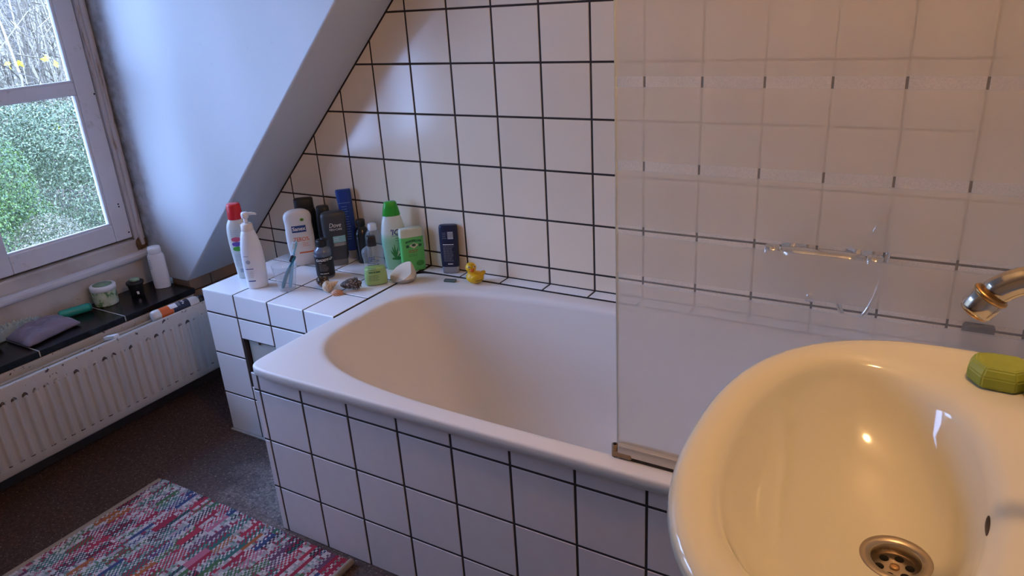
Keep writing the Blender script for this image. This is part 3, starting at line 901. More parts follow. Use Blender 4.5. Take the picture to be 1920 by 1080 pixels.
Lz = LZ + 0.0006
INKW = mat('ink_white', (0.85, 0.85, 0.85), 0.5)
INKG = mat('ink_grey', (0.38, 0.42, 0.50), 0.5)
INKN = mat('ink_navy', (0.02, 0.06, 0.24), 0.5)
INKO = mat('ink_orange', (0.75, 0.16, 0.04), 0.5)
INKD = mat('ink_dark_green', (0.02, 0.10, 0.04), 0.5)
INKK = mat('ink_black', (0.012, 0.012, 0.012), 0.5)

# -- red-capped white bottle
b = tag(empty('shampoo_bottle', (0.067, -0.325, Lz), 42), 'off-white bottle with red cap and three coloured ovals', 'bottle')
S = smooth_secs([(0, .025, .017, 2.6), (.004, .028, .019, 2.6), (.05, .0315, .021, 2.5), (.11, .0355, .023, 2.4), (.155, .0365, .0235, 2.3), (.185, .033, .022, 2.2), (.203, .025, .019, 2.1), (.208, .0225, .018, 2)])
body(b, S, mat('offwhite_pearl', (0.70, 0.73, 0.70), 0.3))
lathe('cap', [(.0235, .206), (.0245, .209), (.0225, .252), (.0205, .257), (.010, .2575)], mat('red_plastic', (0.62, 0.02, 0.03), 0.35), b)
for zc, c, nm in ((.140, (0.70, 0.12, 0.20), 'pink'), (.1235, (0.16, 0.10, 0.45), 'violet'), (.107, (0.10, 0.42, 0.06), 'green')):
    patch(b, S, -.024, .008, zc - .0085, zc + .0085, mat('oval_' + nm, c, 0.4), 'oval_badge', ell=True, label=nm + ' oval badge')
lines(b, S, -.022, .170, .03, 4, .006, .0012, INKG, seed=3)
lines(b, S, -.022, .085, .03, 8, .0055, .0012, INKG, seed=4)
patch(b, S, -.014, .002, .022, .036, INKG, 'barcode')

# -- pump lotion
b = tag(empty('lotion_pump_bottle', (0.181, -0.377, Lz), 50), 'plain white lotion bottle with a white pump head', 'bottle')
S = smooth_secs([(0, .029, .022, 2.4), (.004, .0325, .025, 2.4), (.04, .0345, .026, 2.4), (.09, .0355, .0265, 2.3), (.135, .033, .025, 2.2), (.165, .0275, .022, 2.1), (.185, .0225, .020, 2.0), (.192, .0195, .019, 2)])
LOT = mat('lotion_white', (0.80, 0.82, 0.86), 0.32, sub=0.1)
body(b, S, LOT)
lathe('collar', [(.0185, .190), (.0195, .193), (.0185, .213), (.015, .216)], mat('warm_white_plastic', (0.74, 0.70, 0.66), 0.35), b)
lathe('pump_stem', [(.0065, .215), (.0065, .236)], WHITEPL, b, 16)
o = loft('pump_head', [ring(0, 0, z, rx, ry, 2.5, 24) for z, rx, ry in ((.233, .010, .010), (.236, .0115, .011), (.247, .0115, .011), (.252, .009, .009))], WHITEPL, b)
tube('nozzle', [(.004, 0, .245), (.020, 0, .2455), (.031, 0, .243), (.034, 0, .239)], [.0055, .005, .004, .003], WHITEPL, b, 12)
patch(b, S, -.024, -.010, .086, .100, INKG, 'emblem', ell=True)
patch(b, S, -.028, -.004, .068, .0705, INKN, 'print_bar'); patch(b, S, -.026, -.004, .026, .0295, INKN, 'print_bar')
lines(b, S, -.028, .112, .016, 1, .004, .0014, INKN, seed=5); lines(b, S, -.026, .06, .022, 5, .005, .001, INKG, seed=6)

# -- clear cup with toothbrushes
b = tag(empty('plastic_cup', (0.303, -0.363, Lz)), 'clear plastic cup holding two toothbrushes', 'cup')
lathe('wall', [(.0240, .0015), (.0255, 0), (.0275, .010), (.0330, .045), (.0400, .0855), (.0405, .0865), (.0395, .0862), (.0325, .045), (.0265, .010), (.024, .0025)], CLEARPL, b, 40, cap0=True, cap1=True)
def brush(name, label, p0, p1, mh, mb, bend):
    p0, p1 = Vector(p0), Vector(p1); root = empty(name, p0)
    d = p1 - p0; L = d.length; d.normalize()
    side = Vector((0.73, -0.68, 0)).cross(d).normalized()
    pts = [d * (L * t) + side * bend * sin(pi * t) for t in (0, .04, .15, .35, .5, .6, .7, .78, .86, .94, 1.0)]
    rad = [.0035, .0055, .0065, .0062, .0058, .0048, .0035, .0032, .0048, .0052, .0035]
    tube('handle', pts, rad, mh, root, 12)
    hd = root
    c0 = d * (L * .90)
    vs, fs = [], []
    o = box('bristles', (-.0045, 0.003, -.011), (.0045, .0115, .011), mb, root, 0.001)
    q = d.to_track_quat('Z', 'Y'); o.rotation_mode = 'QUATERNION'; o.rotation_quaternion = q; o.location = c0
    return tag(root, label, 'toothbrush')
brush('toothbrush', 'light blue toothbrush standing upright in the plastic cup', (0.309, -0.358, LZ + .006), (0.3365, -0.324, LZ + .157), mat('sky_blue_plastic', (0.22, 0.52, 0.72), 0.3), mat('pale_bristle', (0.55, 0.72, 0.86), 0.6), .003)
brush('toothbrush', 'dark teal toothbrush with black bristles leaning in the plastic cup', (0.290, -0.372, LZ + .007), (0.338, -0.341, LZ + .112), mat('teal_plastic', (0.012, 0.14, 0.20), 0.3), mat('black_bristle', (0.02, 0.02, 0.025), 0.6), .004)

# -- white bottle, blue badge, orange print
b = tag(empty('shower_gel_bottle', (0.165, -0.150, Lz), 46), 'white wavy bottle with blue badge and orange print', 'bottle')
S = smooth_secs([(0, .036, .018, 3.4), (.004, .040, .020, 3.2), (.03, .0425, .021, 3), (.065, .0465, .0225, 2.8), (.11, .0475, .023, 2.6), (.145, .0455, .023, 2.6), (.172, .0475, .023, 2.6), (.188, .041, .021, 2.4), (.197, .026, .015, 2.2), (.200, .008, .005, 2)])
body(b, S, mat('pearl_white', (0.72, 0.74, 0.76), 0.28))
patch(b, S, -.024, .024, .122, .146, INKN, 'badge', off=.0006, label='navy badge'); 
text(b, S, 'Sanex', .0185, 0, .1345, INKW, off=.0012, bold=.0004)
text(b, S, 'ZERO%', .0205, .003, .096, INKO, sx=0.8, bold=.0002)
lines(b, S, .004, .082, .026, 3, .0055, .0013, INKO, seed=8)
patch(b, S, -.010, .040, .045, .050, INKO, 'print_bar')
patch(b, S, .008, .022, .160, .172, mat('leaf_green', (0.16, 0.38, 0.04), 0.5), 'leaf_mark', ell=True); patch(b, S, .012, .018, .164, .168, INKK, 'leaf_dot', off=.0009, ell=True)

# -- black bottles at the back
b = tag(empty('shower_gel_bottle', (0.128, -0.076, Lz), 44), 'matt black bottle with broad black cap behind the white wavy bottle', 'bottle')
S = smooth_secs([(0, .034, .020, 3), (.004, .037, .022, 3), (.06, .040, .023, 2.8), (.12, .037, .022, 2.6), (.165, .038, .022, 2.6), (.180, .034, .020, 2.6)])
body(b, S, BLACK)
loft('cap', [ring(0, 0, z, rx, ry, 3.2, 32) for z, rx, ry in ((.179, .033, .019), (.183, .034, .020), (.214, .0335, .019), (.217, .031, .017))], mat('black_cap', (0.02, 0.02, 0.021), 0.5), b)
b = tag(empty('shower_gel_bottle', (0.206, -0.066, Lz), 44), 'slim black bottle with tilted cap between white and grey bottles', 'bottle')
S = smooth_secs([(0, .022, .018, 2.6), (.004, .025, .020, 2.6), (.08, .027, .021, 2.5), (.15, .025, .020, 2.4), (.170, .022, .018, 2.3)])
body(b, S, BLACK)
o = loft('cap', [ring(0, 0, z, rx, ry, 2.6, 28) for z, rx, ry in ((.168, .022, .018), (.172, .023, .019), (.189, .022, .018), (.193, .019, .015))], mat('black_cap', (0.02, 0.02, 0.021), 0.5), b)

# -- charcoal bottle
b = tag(empty('shower_gel_bottle', (0.290, -0.105, Lz), 46), 'charcoal grey bottle with pale blue panel standing on its cap', 'bottle')
S = smooth_secs([(.022, .031, .020, 3), (.026, .034, .021, 3), (.07, .0385, .023, 3), (.12, .0415, .024, 3), (.165, .0425, .024, 3), (.182, .041, .022, 2.8), (.190, .033, .017, 2.6), (.193, .015, .008, 2.2)])
CHAR = mat('charcoal_plastic', (0.045, 0.05, 0.06), 0.4)
body(b, S, CHAR)
loft('cap', [ring(0, 0, z, rx, ry, 3, 32) for z, rx, ry in ((0, .029, .019), (.002, .031, .020), (.021, .032, .0205), (.0225, .030, .019))], mat('grey_cap', (0.16, 0.17, 0.19), 0.35), b)
text(b, S, 'Dove', .022, .002, .147, INKW, shear=.25, sx=.85)
text(b, S, 'MEN+CARE', .0105, .003, .132, INKW, sx=.8)
patch(b, S, -.010, .032, .085, .108, mat('pale_blue_panel', (0.28, 0.55, 0.62), 0.4), 'label_panel', label='pale blue panel')
patch(b, S, -.010, .032, .072, .084, mat('grey_panel', (0.22, 0.22, 0.22), 0.4), 'label_panel')
lines(b, S, -.006, .100, .018, 2, .007, .0015, INKW, seed=9); lines(b, S, -.006, .080, .034, 2, .005, .001, INKW, seed=10)

# -- tall blue tube
b = tag(empty('shampoo_tube', (0.296, -0.031, Lz), 30, (radians(-2), radians(-3), radians(30))), 'tall royal blue bottle with silver foot leaning on the tiles', 'bottle')
S = smooth_secs([(.030, .0175, .012, 3), (.034, .019, .013, 3), (.10, .022, .014, 3), (.18, .0245, .014, 3), (.23, .0265, .013, 3), (.246, .0265, .011, 3.4), (.250, .024, .008, 3.4)])
BLUE = mat('royal_blue', (0.015, 0.05, 0.27), 0.35)
body(b, S, BLUE)
loft('cap', [ring(0, 0, z, rx, ry, 3, 28) for z, rx, ry in ((0, .016, .011), (.002, .0175, .012), (.029, .0185, .0125), (.031, .0175, .012))], mat('silver_plastic', (0.42, 0.40, 0.38), 0.35, 0.5), b)
patch(b, S, -.020, .020, .203, .2045, mat('pale_blue_ink', (0.25, 0.35, 0.65), 0.5), 'print_line')
lines(b, S, -.012, .19, .022, 14, .009, .002, mat('pale_blue_ink', (0.25, 0.35, 0.65), 0.5), seed=11)

# -- black label spray bottle
b = tag(empty('shampoo_bottle', (0.334, -0.218, Lz), 46), 'clear round bottle with black hand-lettered label and black flip cap', 'bottle')
S = smooth_secs([(0, .026, .026, 2), (.003, .0295, .0295, 2), (.04, .030, .030, 2), (.082, .030, .030, 2), (.095, .027, .027, 2), (.104, .019, .019, 2), (.108, .0155, .0155, 2)])
body(b, S, mat('dark_violet_gel', (0.10, 0.13, 0.20), 0.15, coat=0.5))
Sl = [(s[0], s[1] + .0005, s[2] + .0005, s[3], s[4]) for s in S]
loft('label', [ring(0, 0, z, .0306, .0306, 2, 40) for z in (.008, .076)], mat('label_black', (0.01, 0.01, 0.012), 0.5), b, False, False)
text(b, Sl, 'DADDY-O', .0112, .001, .066, INKW, shear=.2, rot=.05, bold=.0003, off=.0012)
lines(b, Sl, -.018, .056, .012, 1, .003, .0012, INKW, seed=12, off=.0012); lines(b, Sl, -.018, .051, .030, 8, .0032, .0008, mat('ink_dim', (0.35, 0.35, 0.35), 0.5), seed=13, off=.0012)
lines(b, Sl, -.018, .018, .032, 1, .004, .0022, INKW, seed=27, off=.0012)
lathe('cap', [(.0165, .106), (.0175, .108), (.0175, .126), (.0155, .129)], BLACK, b, 24)
o = lathe('flip_disc', [(.0125, 0), (.0135, .002), (.0125, .005), (.006, .006)], BLACK, b, 20); o.location = (.010, 0, .127); o.rotation_euler = (0, radians(18), 0)

# -- small black bottle by the wall
b = tag(empty('oil_bottle', (0.362, -0.050, Lz), 45), 'small all-black round-shouldered bottle with black screw cap', 'bottle')
S = smooth_secs([(0, .022, .022, 2), (.003, .025, .025, 2), (.06, .0265, .0265, 2), (.10, .0265, .0265, 2), (.118, .021, .021, 2), (.128, .0135, .0135, 2), (.133, .0125, .0125, 2)])
body(b, S, mat('smoked_black', (0.015, 0.015, 0.017), 0.2))
lathe('cap', [(.0145, .131), (.0155, .133), (.0155, .152), (.0135, .154)], BLACK, b, 20)

# -- clear bottle white cap
b = tag(empty('lotion_bottle', (0.443, -0.083, Lz), 45), 'clear colourless bottle with translucent white cap', 'bottle')
S = smooth_secs([(0, .023, .020, 2.2), (.003, .026, .022, 2.2), (.07, .027, .023, 2.2), (.110, .0275, .023, 2.2), (.128, .022, .019, 2), (.137, .014, .014, 2)])
body(b, S, CLEARSH)
lathe('cap', [(.0145, .135), (.0155, .137), (.0145, .154), (.012, .157)], mat('milky_cap', (0.66, 0.68, 0.70), 0.3), b, 20)

# -- green gel bottle, half full
b = tag(empty('gel_bottle', (0.543, -0.205, Lz), 46), 'clear waisted bottle half full of lime gel with black cap', 'bottle')
C_ = [(0, .033, .022, 2.6), (.004, .0365, .0245, 2.6), (.03, .0370, .025, 2.5), (.058, .0335, .023, 2.4), (.080, .0315, .0225, 2.3), (.104, .0355, .0245, 2.2), (.117, .0335, .023, 2.1), (.126, .0215, .017, 2), (.130, .0150, .0140, 2)]
S = smooth_secs(C_)
body(b, S, CLEARSH)
Si = [(s[0] + .0018, s[1] - .0016, s[2] - .0016, s[3], s[4]) for s in S if s[0] < .058]
body(b, Si, mat('lime_gel', (0.42, 0.62, 0.10), 0.25, sub=0.2), 'gel')
loft('cap', [ring(0, 0, z, r, r * .95, 3, 28) for z, r in ((.129, .0145), (.131, .0158), (.158, .0148), (.161, .013))], BLACK, b)
lines(b, S, -.018, .094, .026, 2, .006, .003, INKN, seed=14); lines(b, S, -.022, .082, .038, 3, .006, .0018, INKN, seed=15)
lines(b, S, -.022, .044, .040, 1, .006, .0038, INKD, seed=24); lines(b, S, -.024, .060, .030, 2, .006, .0013, INKN, seed=16); lines(b, S, -.024, .034, .034, 4, .005, .0011, INKD, seed=17)

# -- big bottle green flip cap
b = tag(empty('shampoo_bottle', (0.512, -0.058, Lz), 40), 'tall pale green bottle with bright green cap and leaf picture', 'bottle')
S = smooth_secs([(0, .032, .018, 2.8), (.004, .036, .020, 2.8), (.04, .0395, .022, 2.6), (.09, .0425, .023, 2.4), (.13, .0405, .0225, 2.3), (.165, .0345, .021, 2.2), (.187, .028, .019, 2.2)])
g = NT('pale_green_bottle')
sx = g.sep()
g.l(g.ramp(sx[2], [(0.10, (0.30, 0.62, 0.46)), (0.112, (0.38, 0.68, 0.52)), (0.128, (0.70, 0.78, 0.74))]), g.b.inputs['Base Color']); g.b.inputs['Roughness'].default_value = 0.28
body(b, S, g.m)
loft('cap', [ring(0, 0, z, rx, ry, 2.4, 32) for z, rx, ry in ((.186, .0285, .0195), (.188, .030, .020), (.215, .0245, .018), (.230, .0205, .0155), (.2325, .018, .013))], mat('bright_green', (0.03, 0.36, 0.03), 0.3), b)
text(b, S, "'ICE", .026, .010, .131, INKN, shear=.2, bold=.0006)
patch(b, S, -.008, .022, .119, .1205, INKN, 'swoosh')
lines(b, S, .004, .110, .022, 2, .008, .0012, INKD, seed=18)
for k, (x0, z0, x1, z1) in enumerate(((-.002, .045, -.010, .085), (.000, .045, -.002, .092), (.002, .045, .008, .080), (-.003, .045, -.016, .072), (.004, .043, .020, .062))):
    n = 6; vs = []; fs = []
    for i in range(n + 1):
        t = i / n; w = .0028 * sin(pi * min(1, .15 + .85 * t))
        for s_ in (-1, 1): vs.append(front(S, x0 + (x1 - x0) * t + s_ * w, z0 + (z1 - z0) * t, .0009))
    for i in range(n): fs.append((2 * i, 2 * i + 1, 2 * i + 3, 2 * i + 2))
    mesh('aloe_leaf', vs, fs, mat('aloe_green', (0.03, 0.22, 0.06), 0.4), b)
patch(b, S, .000, .026, .046, .066, mat('petal_white', (0.72, 0.80, 0.66), 0.4), 'petal', off=.0007, ell=True)
patch(b, S, -.014, .026, .034, .046, mat('aloe_green', (0.03, 0.22, 0.06), 0.4), 'leaf_bed', off=.0007, ell=True)

# -- square green bottle
b = tag(empty('shower_gel_bottle', (0.579, -0.052, Lz), 50), 'flat green bottle with cream top and dark emblem leaning on the tiles', 'bottle')
S = smooth_secs([(0, .037, .015, 5), (.003, .039, .017, 5), (.05, .0395, .0175, 5), (.10, .0395, .0175, 5), (.118, .0395, .017, 5)])
body(b, S, mat('apple_green', (0.13, 0.58, 0.16), 0.28, sub=0.1))
S2 = smooth_secs([(.1183, .0395, .017, 5), (.130, .0395, .0168, 5), (.142, .0385, .0155, 4.5), (.147, .036, .0125, 4)])
body(b, S2, mat('cream_plastic', (0.66, 0.72, 0.58), 0.35), 'top_cap')
text(b, S, 'MARSEILLAIS', .0095, .004, .106, INKD, arc=6.0, bold=.0004)
vs = [front(S, .004 + a, .091 + c, .0008) for a, c in ((-.016, 0), (0, -.012), (.016, 0), (0, .008))]
mesh('emblem', vs, [(0, 1, 2, 3)], mat('emblem_cream', (0.72, 0.70, 0.55), 0.5), b)
patch(b, S, -.003, .011, .086, .096, INKD, 'emblem_dot', off=.0012, ell=True)
patch(b, S, -.022, -.012, .084, .093, INKD, 'emblem_corner'); patch(b, S, .020, .030, .084, .093, INKD, 'emblem_corner')
lines(b, S, -.016, .072, .034, 2, .006, .0022, mat('ink_red', (0.42, 0.08, 0.05), 0.5), seed=20); lines(b, S, -.016, .058, .036, 2, .005, .001, INKD, seed=21)
patch(b, S, .006, .034, .016, .036, mat('leafy_green', (0.05, 0.30, 0.06), 0.4), 'leaf_picture', ell=True)

# -- navy tube on the tile strip
b = tag(empty('shower_gel_tube', (0.716, -0.028, LZ + .0006), 0, (radians(-3), 0, radians(24))), 'navy blue bottle with white small print and silver foot', 'bottle')
S = smooth_secs([(.022, .0275, .013, 3.4), (.026, .029, .014, 3.4), (.08, .0305, .0165, 3.2), (.13, .031, .0165, 3.2), (.155, .0305, .0155, 3.2), (.162, .028, .013, 3), (.1635, .022, .009, 2.8)])
body(b, S, mat('navy_plastic', (0.012, 0.018, 0.055), 0.35))
loft('cap', [ring(0, 0, z, rx, ry, 3.4, 32) for z, rx, ry in ((0, .025, .012), (.002, .0265, .013), (.021, .028, .0135), (.0225, .027, .013))], mat('grey_silver', (0.36, 0.38, 0.44), 0.35, 0.3), b)
patch(b, S, .000, .018, .118, .142, mat('print_pale', (0.52, 0.54, 0.60), 0.5), 'barcode', off=.0007)
for k in range(5): patch(b, S, .002 + k * .0033, .003 + k * .0033, .122, .139, mat('navy_plastic', (0.012, 0.018, 0.055), 0.35), 'barcode_bar', off=.0011)
lines(b, S, -.018, .138, .014, 4, .006, .001, INKG, seed=22); patch(b, S, -.018, .018, .098, .1005, INKW, 'print_bar')
lines(b, S, -.018, .092, .036, 12, .0045, .0009, INKG, seed=23); lines(b, S, -.006, .031, .018, 1, .004, .0035, INKW, seed=26)

# -- soap sliver on the rim
sl = tag(box('soap_sliver', (-.020, -.008, 0), (.020, .008, .008), mat('slate_green_soap', (0.10, 0.13, 0.11), 0.5, var=.3, vscale=60), None, .0025, 3), 'small dark grey-green sliver lying on the bath rim', 'soap')
sl.location = (0.757, -0.095, RZ - .0005); sl.rotation_euler = (0, 0, radians(14))

# -- cream scrub stone
bm = bmesh.new(); bmesh.ops.create_icosphere(bm, subdivisions=5, radius=1)
for v in bm.verts:
    p = v.co; v.co = Vector((p.x * .047, p.y * .038, p.z * (.050 if p.z > 0 else .030)))
for co, no in (((0, 0, .012), (-.45, -.38, .81)), ((.036, 0, 0), (.93, -.2, .30)), ((0, 0, -.024), (0, 0, -1))):
    r_ = bmesh.ops.bisect_plane(bm, geom=bm.verts[:] + bm.edges[:] + bm.faces[:], plane_co=co, plane_no=no, clear_outer=True)
    ed = [e for e in r_['geom_cut'] if isinstance(e, bmesh.types.BMEdge)]
    bmesh.ops.holes_fill(bm, edges=ed)
for v in bm.verts: v.co.z += .024
g = NT('two_tone_stone'); sx = g.sep()
t_ = g.math('ADD', sx[2], g.math('MULTIPLY', g.math('SUBTRACT', g.noise(30, 4), .5), .016))
g.l(g.ramp(g.math('MULTIPLY', t_, 20.0), [(0.22, (0.40, 0.36, 0.30)), (0.34, (0.50, 0.45, 0.37)), (0.38, (0.78, 0.68, 0.53))]), g.b.inputs['Base Color']); g.b.inputs['Roughness'].default_value = .45
sst = tag(from_bm('scrub_stone', bm, g.m), 'cream and grey wedge-shaped scrub stone beside the green bottles', 'scrub stone')
sst.location = (0.612, -0.150, RZ + .0004); sst.rotation_euler = (0, 0, radians(38))
md = sst.modifiers.new('soft', 'BEVEL'); md.width = .002; md.segments = 2; md.limit_method = 'ANGLE'; md.angle_limit = radians(25)

# -- rubber duck
dk = tag(empty('rubber_duck', (0.842, -0.075, RZ + .0002), 0), 'yellow rubber duck with orange beak on the bath rim', 'duck')
bm = bmesh.new()
def ball(c, r, rotm=None, sub=3):
    res = bmesh.ops.create_icosphere(bm, subdivisions=sub, radius=1)
    for v in res['verts']:
        p = Vector((v.co.x * r[0], v.co.y * r[1], v.co.z * r[2]))
        if rotm: p = rotm @ p
        v.co = p + Vector(c)
ball((0, 0, .0205), (.029, .0235, .0205), sub=4)
ball((-.011, 0, .0535), (.0175, .0165, .0165), sub=4)
ball((-.009, 0, .037), (.014, .014, .012))
ball((.022, 0, .031), (.015, .014, .008), Matrix.Rotation(radians(-32), 3, 'Y'))
for s in (-1, 1): ball((.004, s * .0205, .024), (.016, .005, .010), Matrix.Rotation(radians(-14), 3, 'Y'))
YEL = mat('duck_yellow', (0.80, 0.47, 0.01), 0.35, sub=0.1)
o = from_bm('body', bm, YEL, dk, True)
md = o.modifiers.new('blend', 'REMESH'); md.mode = 'VOXEL'; md.voxel_size = .0016; md.use_smooth_shade = True
md = o.modifiers.new('soft', 'SMOOTH'); md.iterations = 5; md.factor = .5
hc = Vector((-.011, 0, .0535)); fd = Vector((.30, -.95, 0)).normalized(); sd = Vector((fd.y, -fd.x, 0))
hr = .0170
bm = bmesh.new()
for z, w, l, zc in ((0, 1, 1, .0012), (0, .85, .85, -.0032)):
    res = bmesh.ops.create_icosphere(bm, subdivisions=3, radius=1)
    for v in res['verts']:
        p = Vector((v.co.x * .0072 * w, v.co.y * .0075 * l, v.co.z * .0026))
        v.co = hc + fd * (hr * .92 + p.y) + sd * p.x + Vector((0, 0, -.004 + zc + p.z))
from_bm('beak', bm, mat('duck_orange', (0.80, 0.16, 0.02), 0.35), dk, True)
for s in (-1, 1):
    n_ = (fd * .80 + sd * .50 * s + Vector((0, 0, .34))).normalized()
    for nm, r, m_, dd in (('eye', .0034, WHITEPL, .0), ('pupil', .0022, BLACK, .0016)):
        bm = bmesh.new(); bmesh.ops.create_icosphere(bm, subdivisions=2, radius=1)
        q = n_.to_track_quat('Z', 'Y')
        for v in bm.verts: v.co = hc + n_ * (hr * .955 + dd) + q @ Vector((v.co.x * r, v.co.y * r, v.co.z * .0012))
        from_bm(nm, bm, m_, dk, True)
dk.rotation_euler = (0, 0, radians(28))
vs = []; fs = []
for k in range(7):
    x = .004 + k * .003; q = len(vs)
    for a, c in ((0, 0), (.0022, 0), (.0022, .003), (0, .0024)): vs.append((x + a, -.0256 + (x + a) ** 2 * 9, .014 + c + .1 * x))
    fs.append((q, q + 1, q + 2, q + 3))
mesh('side_lettering', vs, fs, mat('ink_brown', (0.12, 0.05, 0.01), 0.5), dk)

# -- shells
def spiral_shell(name, label, loc, L, prof, axis, turns, m, groove=.07):
    NZ, NR = 40, 36
    q = Vector(axis).normalized().to_track_quat('Z', 'Y')
    vs, fs = [], []
    for i in range(NZ + 1):
        u = i / NZ
        for (u0, r0), (u1, r1) in zip(prof, prof[1:]):
            if u0 <= u <= u1: r = r0 + (r1 - r0) * (u - u0) / (u1 - u0)
        for k in range(NR):
            a = 2 * pi * k / NR
            w = abs(sin((a - 2 * pi * turns * u ** .8) / 2)) ** .7
            rr_ = r * (1 - groove + groove * 2 * w) * (1 + .03 * noise.noise(Vector((u * 8, cos(a) * 2, sin(a) * 2))))
            vs.append(tuple(q @ Vector((rr_ * cos(a), rr_ * sin(a), u * L))))
    for i in range(NZ):
        for k in range(NR):
            k2 = (k + 1) % NR
            fs.append((i * NR + k, i * NR + k2, (i + 1) * NR + k2, (i + 1) * NR + k))
    fs.append(tuple(range(NR))); fs.append(tuple(range(NZ * NR, (NZ + 1) * NR)))
    n = len(vs); lo = min(v[2] for v in vs); cx = sum(v[0] for v in vs) / n; cy = sum(v[1] for v in vs) / n
    o = mesh(name, [(x - cx, y - cy, z - lo) for x, y, z in vs], fs, m, None, True); o.location = loc
    return tag(o, label, 'shell')
g = NT('mottled_shell')
v = g.n('ShaderNodeTexVoronoi'); v.inputs['Scale'].default_value = 150; g.l(g.tc.outputs['Object'], v.inputs['Vector'])
g.l(g.ramp(v.outputs['Distance'], [(0.22, (0.40, 0.28, 0.16)), (0.42, (0.030, 0.018, 0.012))]), g.b.inputs['Base Color']); g.b.inputs['Roughness'].default_value = .35
spiral_shell('sea_shell', 'dark brown mottled sea snail shell in the shell cluster', (0.410, -0.303, Lz), .040, [(0, .010), (.12, .020), (.3, .0245), (.5, .021), (.72, .012), (.9, .005), (1, .001)], (.55, .40, .75), 3.2, g.m)
g = NT('cream_shell')
sx = g.sep(); w = g.n('ShaderNodeTexWave'); w.inputs['Scale'].default_value = 60; w.inputs['Distortion'].default_value = 2; g.l(g.tc.outputs['Object'], w.inputs['Vector'])
g.l(g.mix(w.outputs['Fac'], (0.50, 0.34, 0.20), (0.66, 0.52, 0.36)), g.b.inputs['Base Color']); g.b.inputs['Roughness'].default_value = .4
spiral_shell('sea_shell', 'cream and tan pointed snail shell in front of the mottled shell', (0.456, -0.322, Lz), .056, [(0, .006), (.08, .013), (.25, .0185), (.42, .0175), (.55, .012), (.63, .0105), (.72, .0085), (.85, .005), (.95, .002), (1, .0008)], (.80, .42, .42), 4.0, g.m, .05)
g = NT('flecked_whelk')
g.l(g.ramp(g.noise(140, 5, rough=.7), [(0.42, (0.03, 0.02, 0.016)), (0.54, (0.10, 0.075, 0.06)), (0.64, (0.42, 0.36, 0.36))]), g.b.inputs['Base Color']); g.b.inputs['Roughness'].default_value = .6
dark = g.m
bm = bmesh.new(); bmesh.ops.create_icosphere(bm, subdivisions=4, radius=1)
for v in bm.verts:
    t = (v.co.x + 1) / 2
    r = .35 + .65 * sin(pi * min(1, t * .62 + .22)) if t < .8 else .9
    p = v.co.copy(); ang = atan2(p.z, p.y)
    spike = max(0, sin(ang * 3 + t * 9)) ** 3 * max(0, t - .35) * 1.0 + .18 * noise.noise(p * 5)
    k = r * (1 + spike * .75)
    v.co = Vector((p.x * .034, p.y * .0165 * k, p.z * .0155 * k))
rs = random.Random(3)
for k in range(26):
    tx = rs.uniform(-.002, .027); an = 2 * pi * (k * .381); rr_ = .0150 - abs(tx - .012) * .25
    dr = Vector((.35, cos(an), sin(an))).normalized(); base = Vector((tx, cos(an) * rr_ * .85, sin(an) * rr_ * .8))
    res = bmesh.ops.create_cone(bm, cap_ends=True, segments=7, radius1=.0042, radius2=.0008, depth=.011)
    q = dr.to_track_quat('Z', 'Y')
    for v in res['verts']: v.co = base + q @ v.co + dr * .004
lo = min(v.co.z for v in bm.verts)
for v in bm.verts: v.co.z -= lo
o = tag(from_bm('sea_shell', bm, dark, None, True), 'knobbly blackish whelk shell at the end of the shell cluster', 'shell')
o.location = (0.506, -0.283, Lz); o.rotation_euler = (0, 0, radians(42))
# ribbed clam
bm = bmesh.new(); bmesh.ops.create_uvsphere(bm, u_segments=48, v_segments=24, radius=1)
bmesh.ops.bisect_plane(bm, geom=bm.verts[:] + bm.edges[:] + bm.faces[:], plane_co=(0, 0, -.25), plane_no=(0, 0, -1), clear_outer=True)
for v in bm.verts:
    p = v.co; an = atan2(p.x, p.y + .9)
    rb = 1 + .035 * cos(an * 26)
    v.co = Vector((p.x * .0195 * rb, p.y * .0145 * rb, (p.z + .25) * .0125 * rb))
g = NT('orange_clam'); w = g.n('ShaderNodeTexWave'); w.inputs['Scale'].default_value = 75; w.inputs['Distortion'].default_value = 3
w.bands_direction = 'DIAGONAL'; g.l(g.tc.outputs['Object'], w.inputs['Vector'])
g.l(g.ramp(w.outputs['Fac'], [(0.2, (0.42, 0.13, 0.05)), (0.6, (0.60, 0.27, 0.13)), (0.95, (0.68, 0.50, 0.36))]), g.b.inputs['Base Color']); g.b.inputs['Roughness'].default_value = .45
o = tag(from_bm('sea_shell', bm, g.m, None, True), 'small orange ribbed clam shell in front of the other shells', 'shell')
o.location = (0.487, -0.331, Lz); o.rotation_euler = (0, 0, radians(40))

# ------------------------------------------------ sill things
Sz = SZ + .0006
b = tag(empty('talc_bottle', (-0.478, -0.297, Sz), 45), 'plain white bottle standing in the window corner on the sill', 'bottle')
S = smooth_secs([(0, .026, .018, 2.6), (.004, .0295, .020, 2.6), (.05, .030, .0205, 2.6), (.12, .030, .0205, 2.6), (.133, .028, .020, 2.4), (.140, .0235, .019, 2.1)])
body(b, S, WHITEPL)
lathe('cap', [(.0225, .139), (.0235, .141), (.0235, .158), (.0215, .165), (.010, .166)], WHITEPL, b)
lines(b, S, -.027, .115, .010, 6, .007, .0025, INKG, seed=30)
b = tag(empty('cream_pot', (-0.495, -0.394, Sz), 0), 'black tapered pot with a green soap lump on its lid', 'pot')
lathe('pot', [(.021, 0), (.0235, .003), (.028, .046), (.028, .048)], BLACK, b)
lathe('lid', [(.0295, .046), (.0315, .048), (.0315, .055), (.029, .0565)], mat('black_cap', (0.02, 0.02, 0.021), 0.5), b)
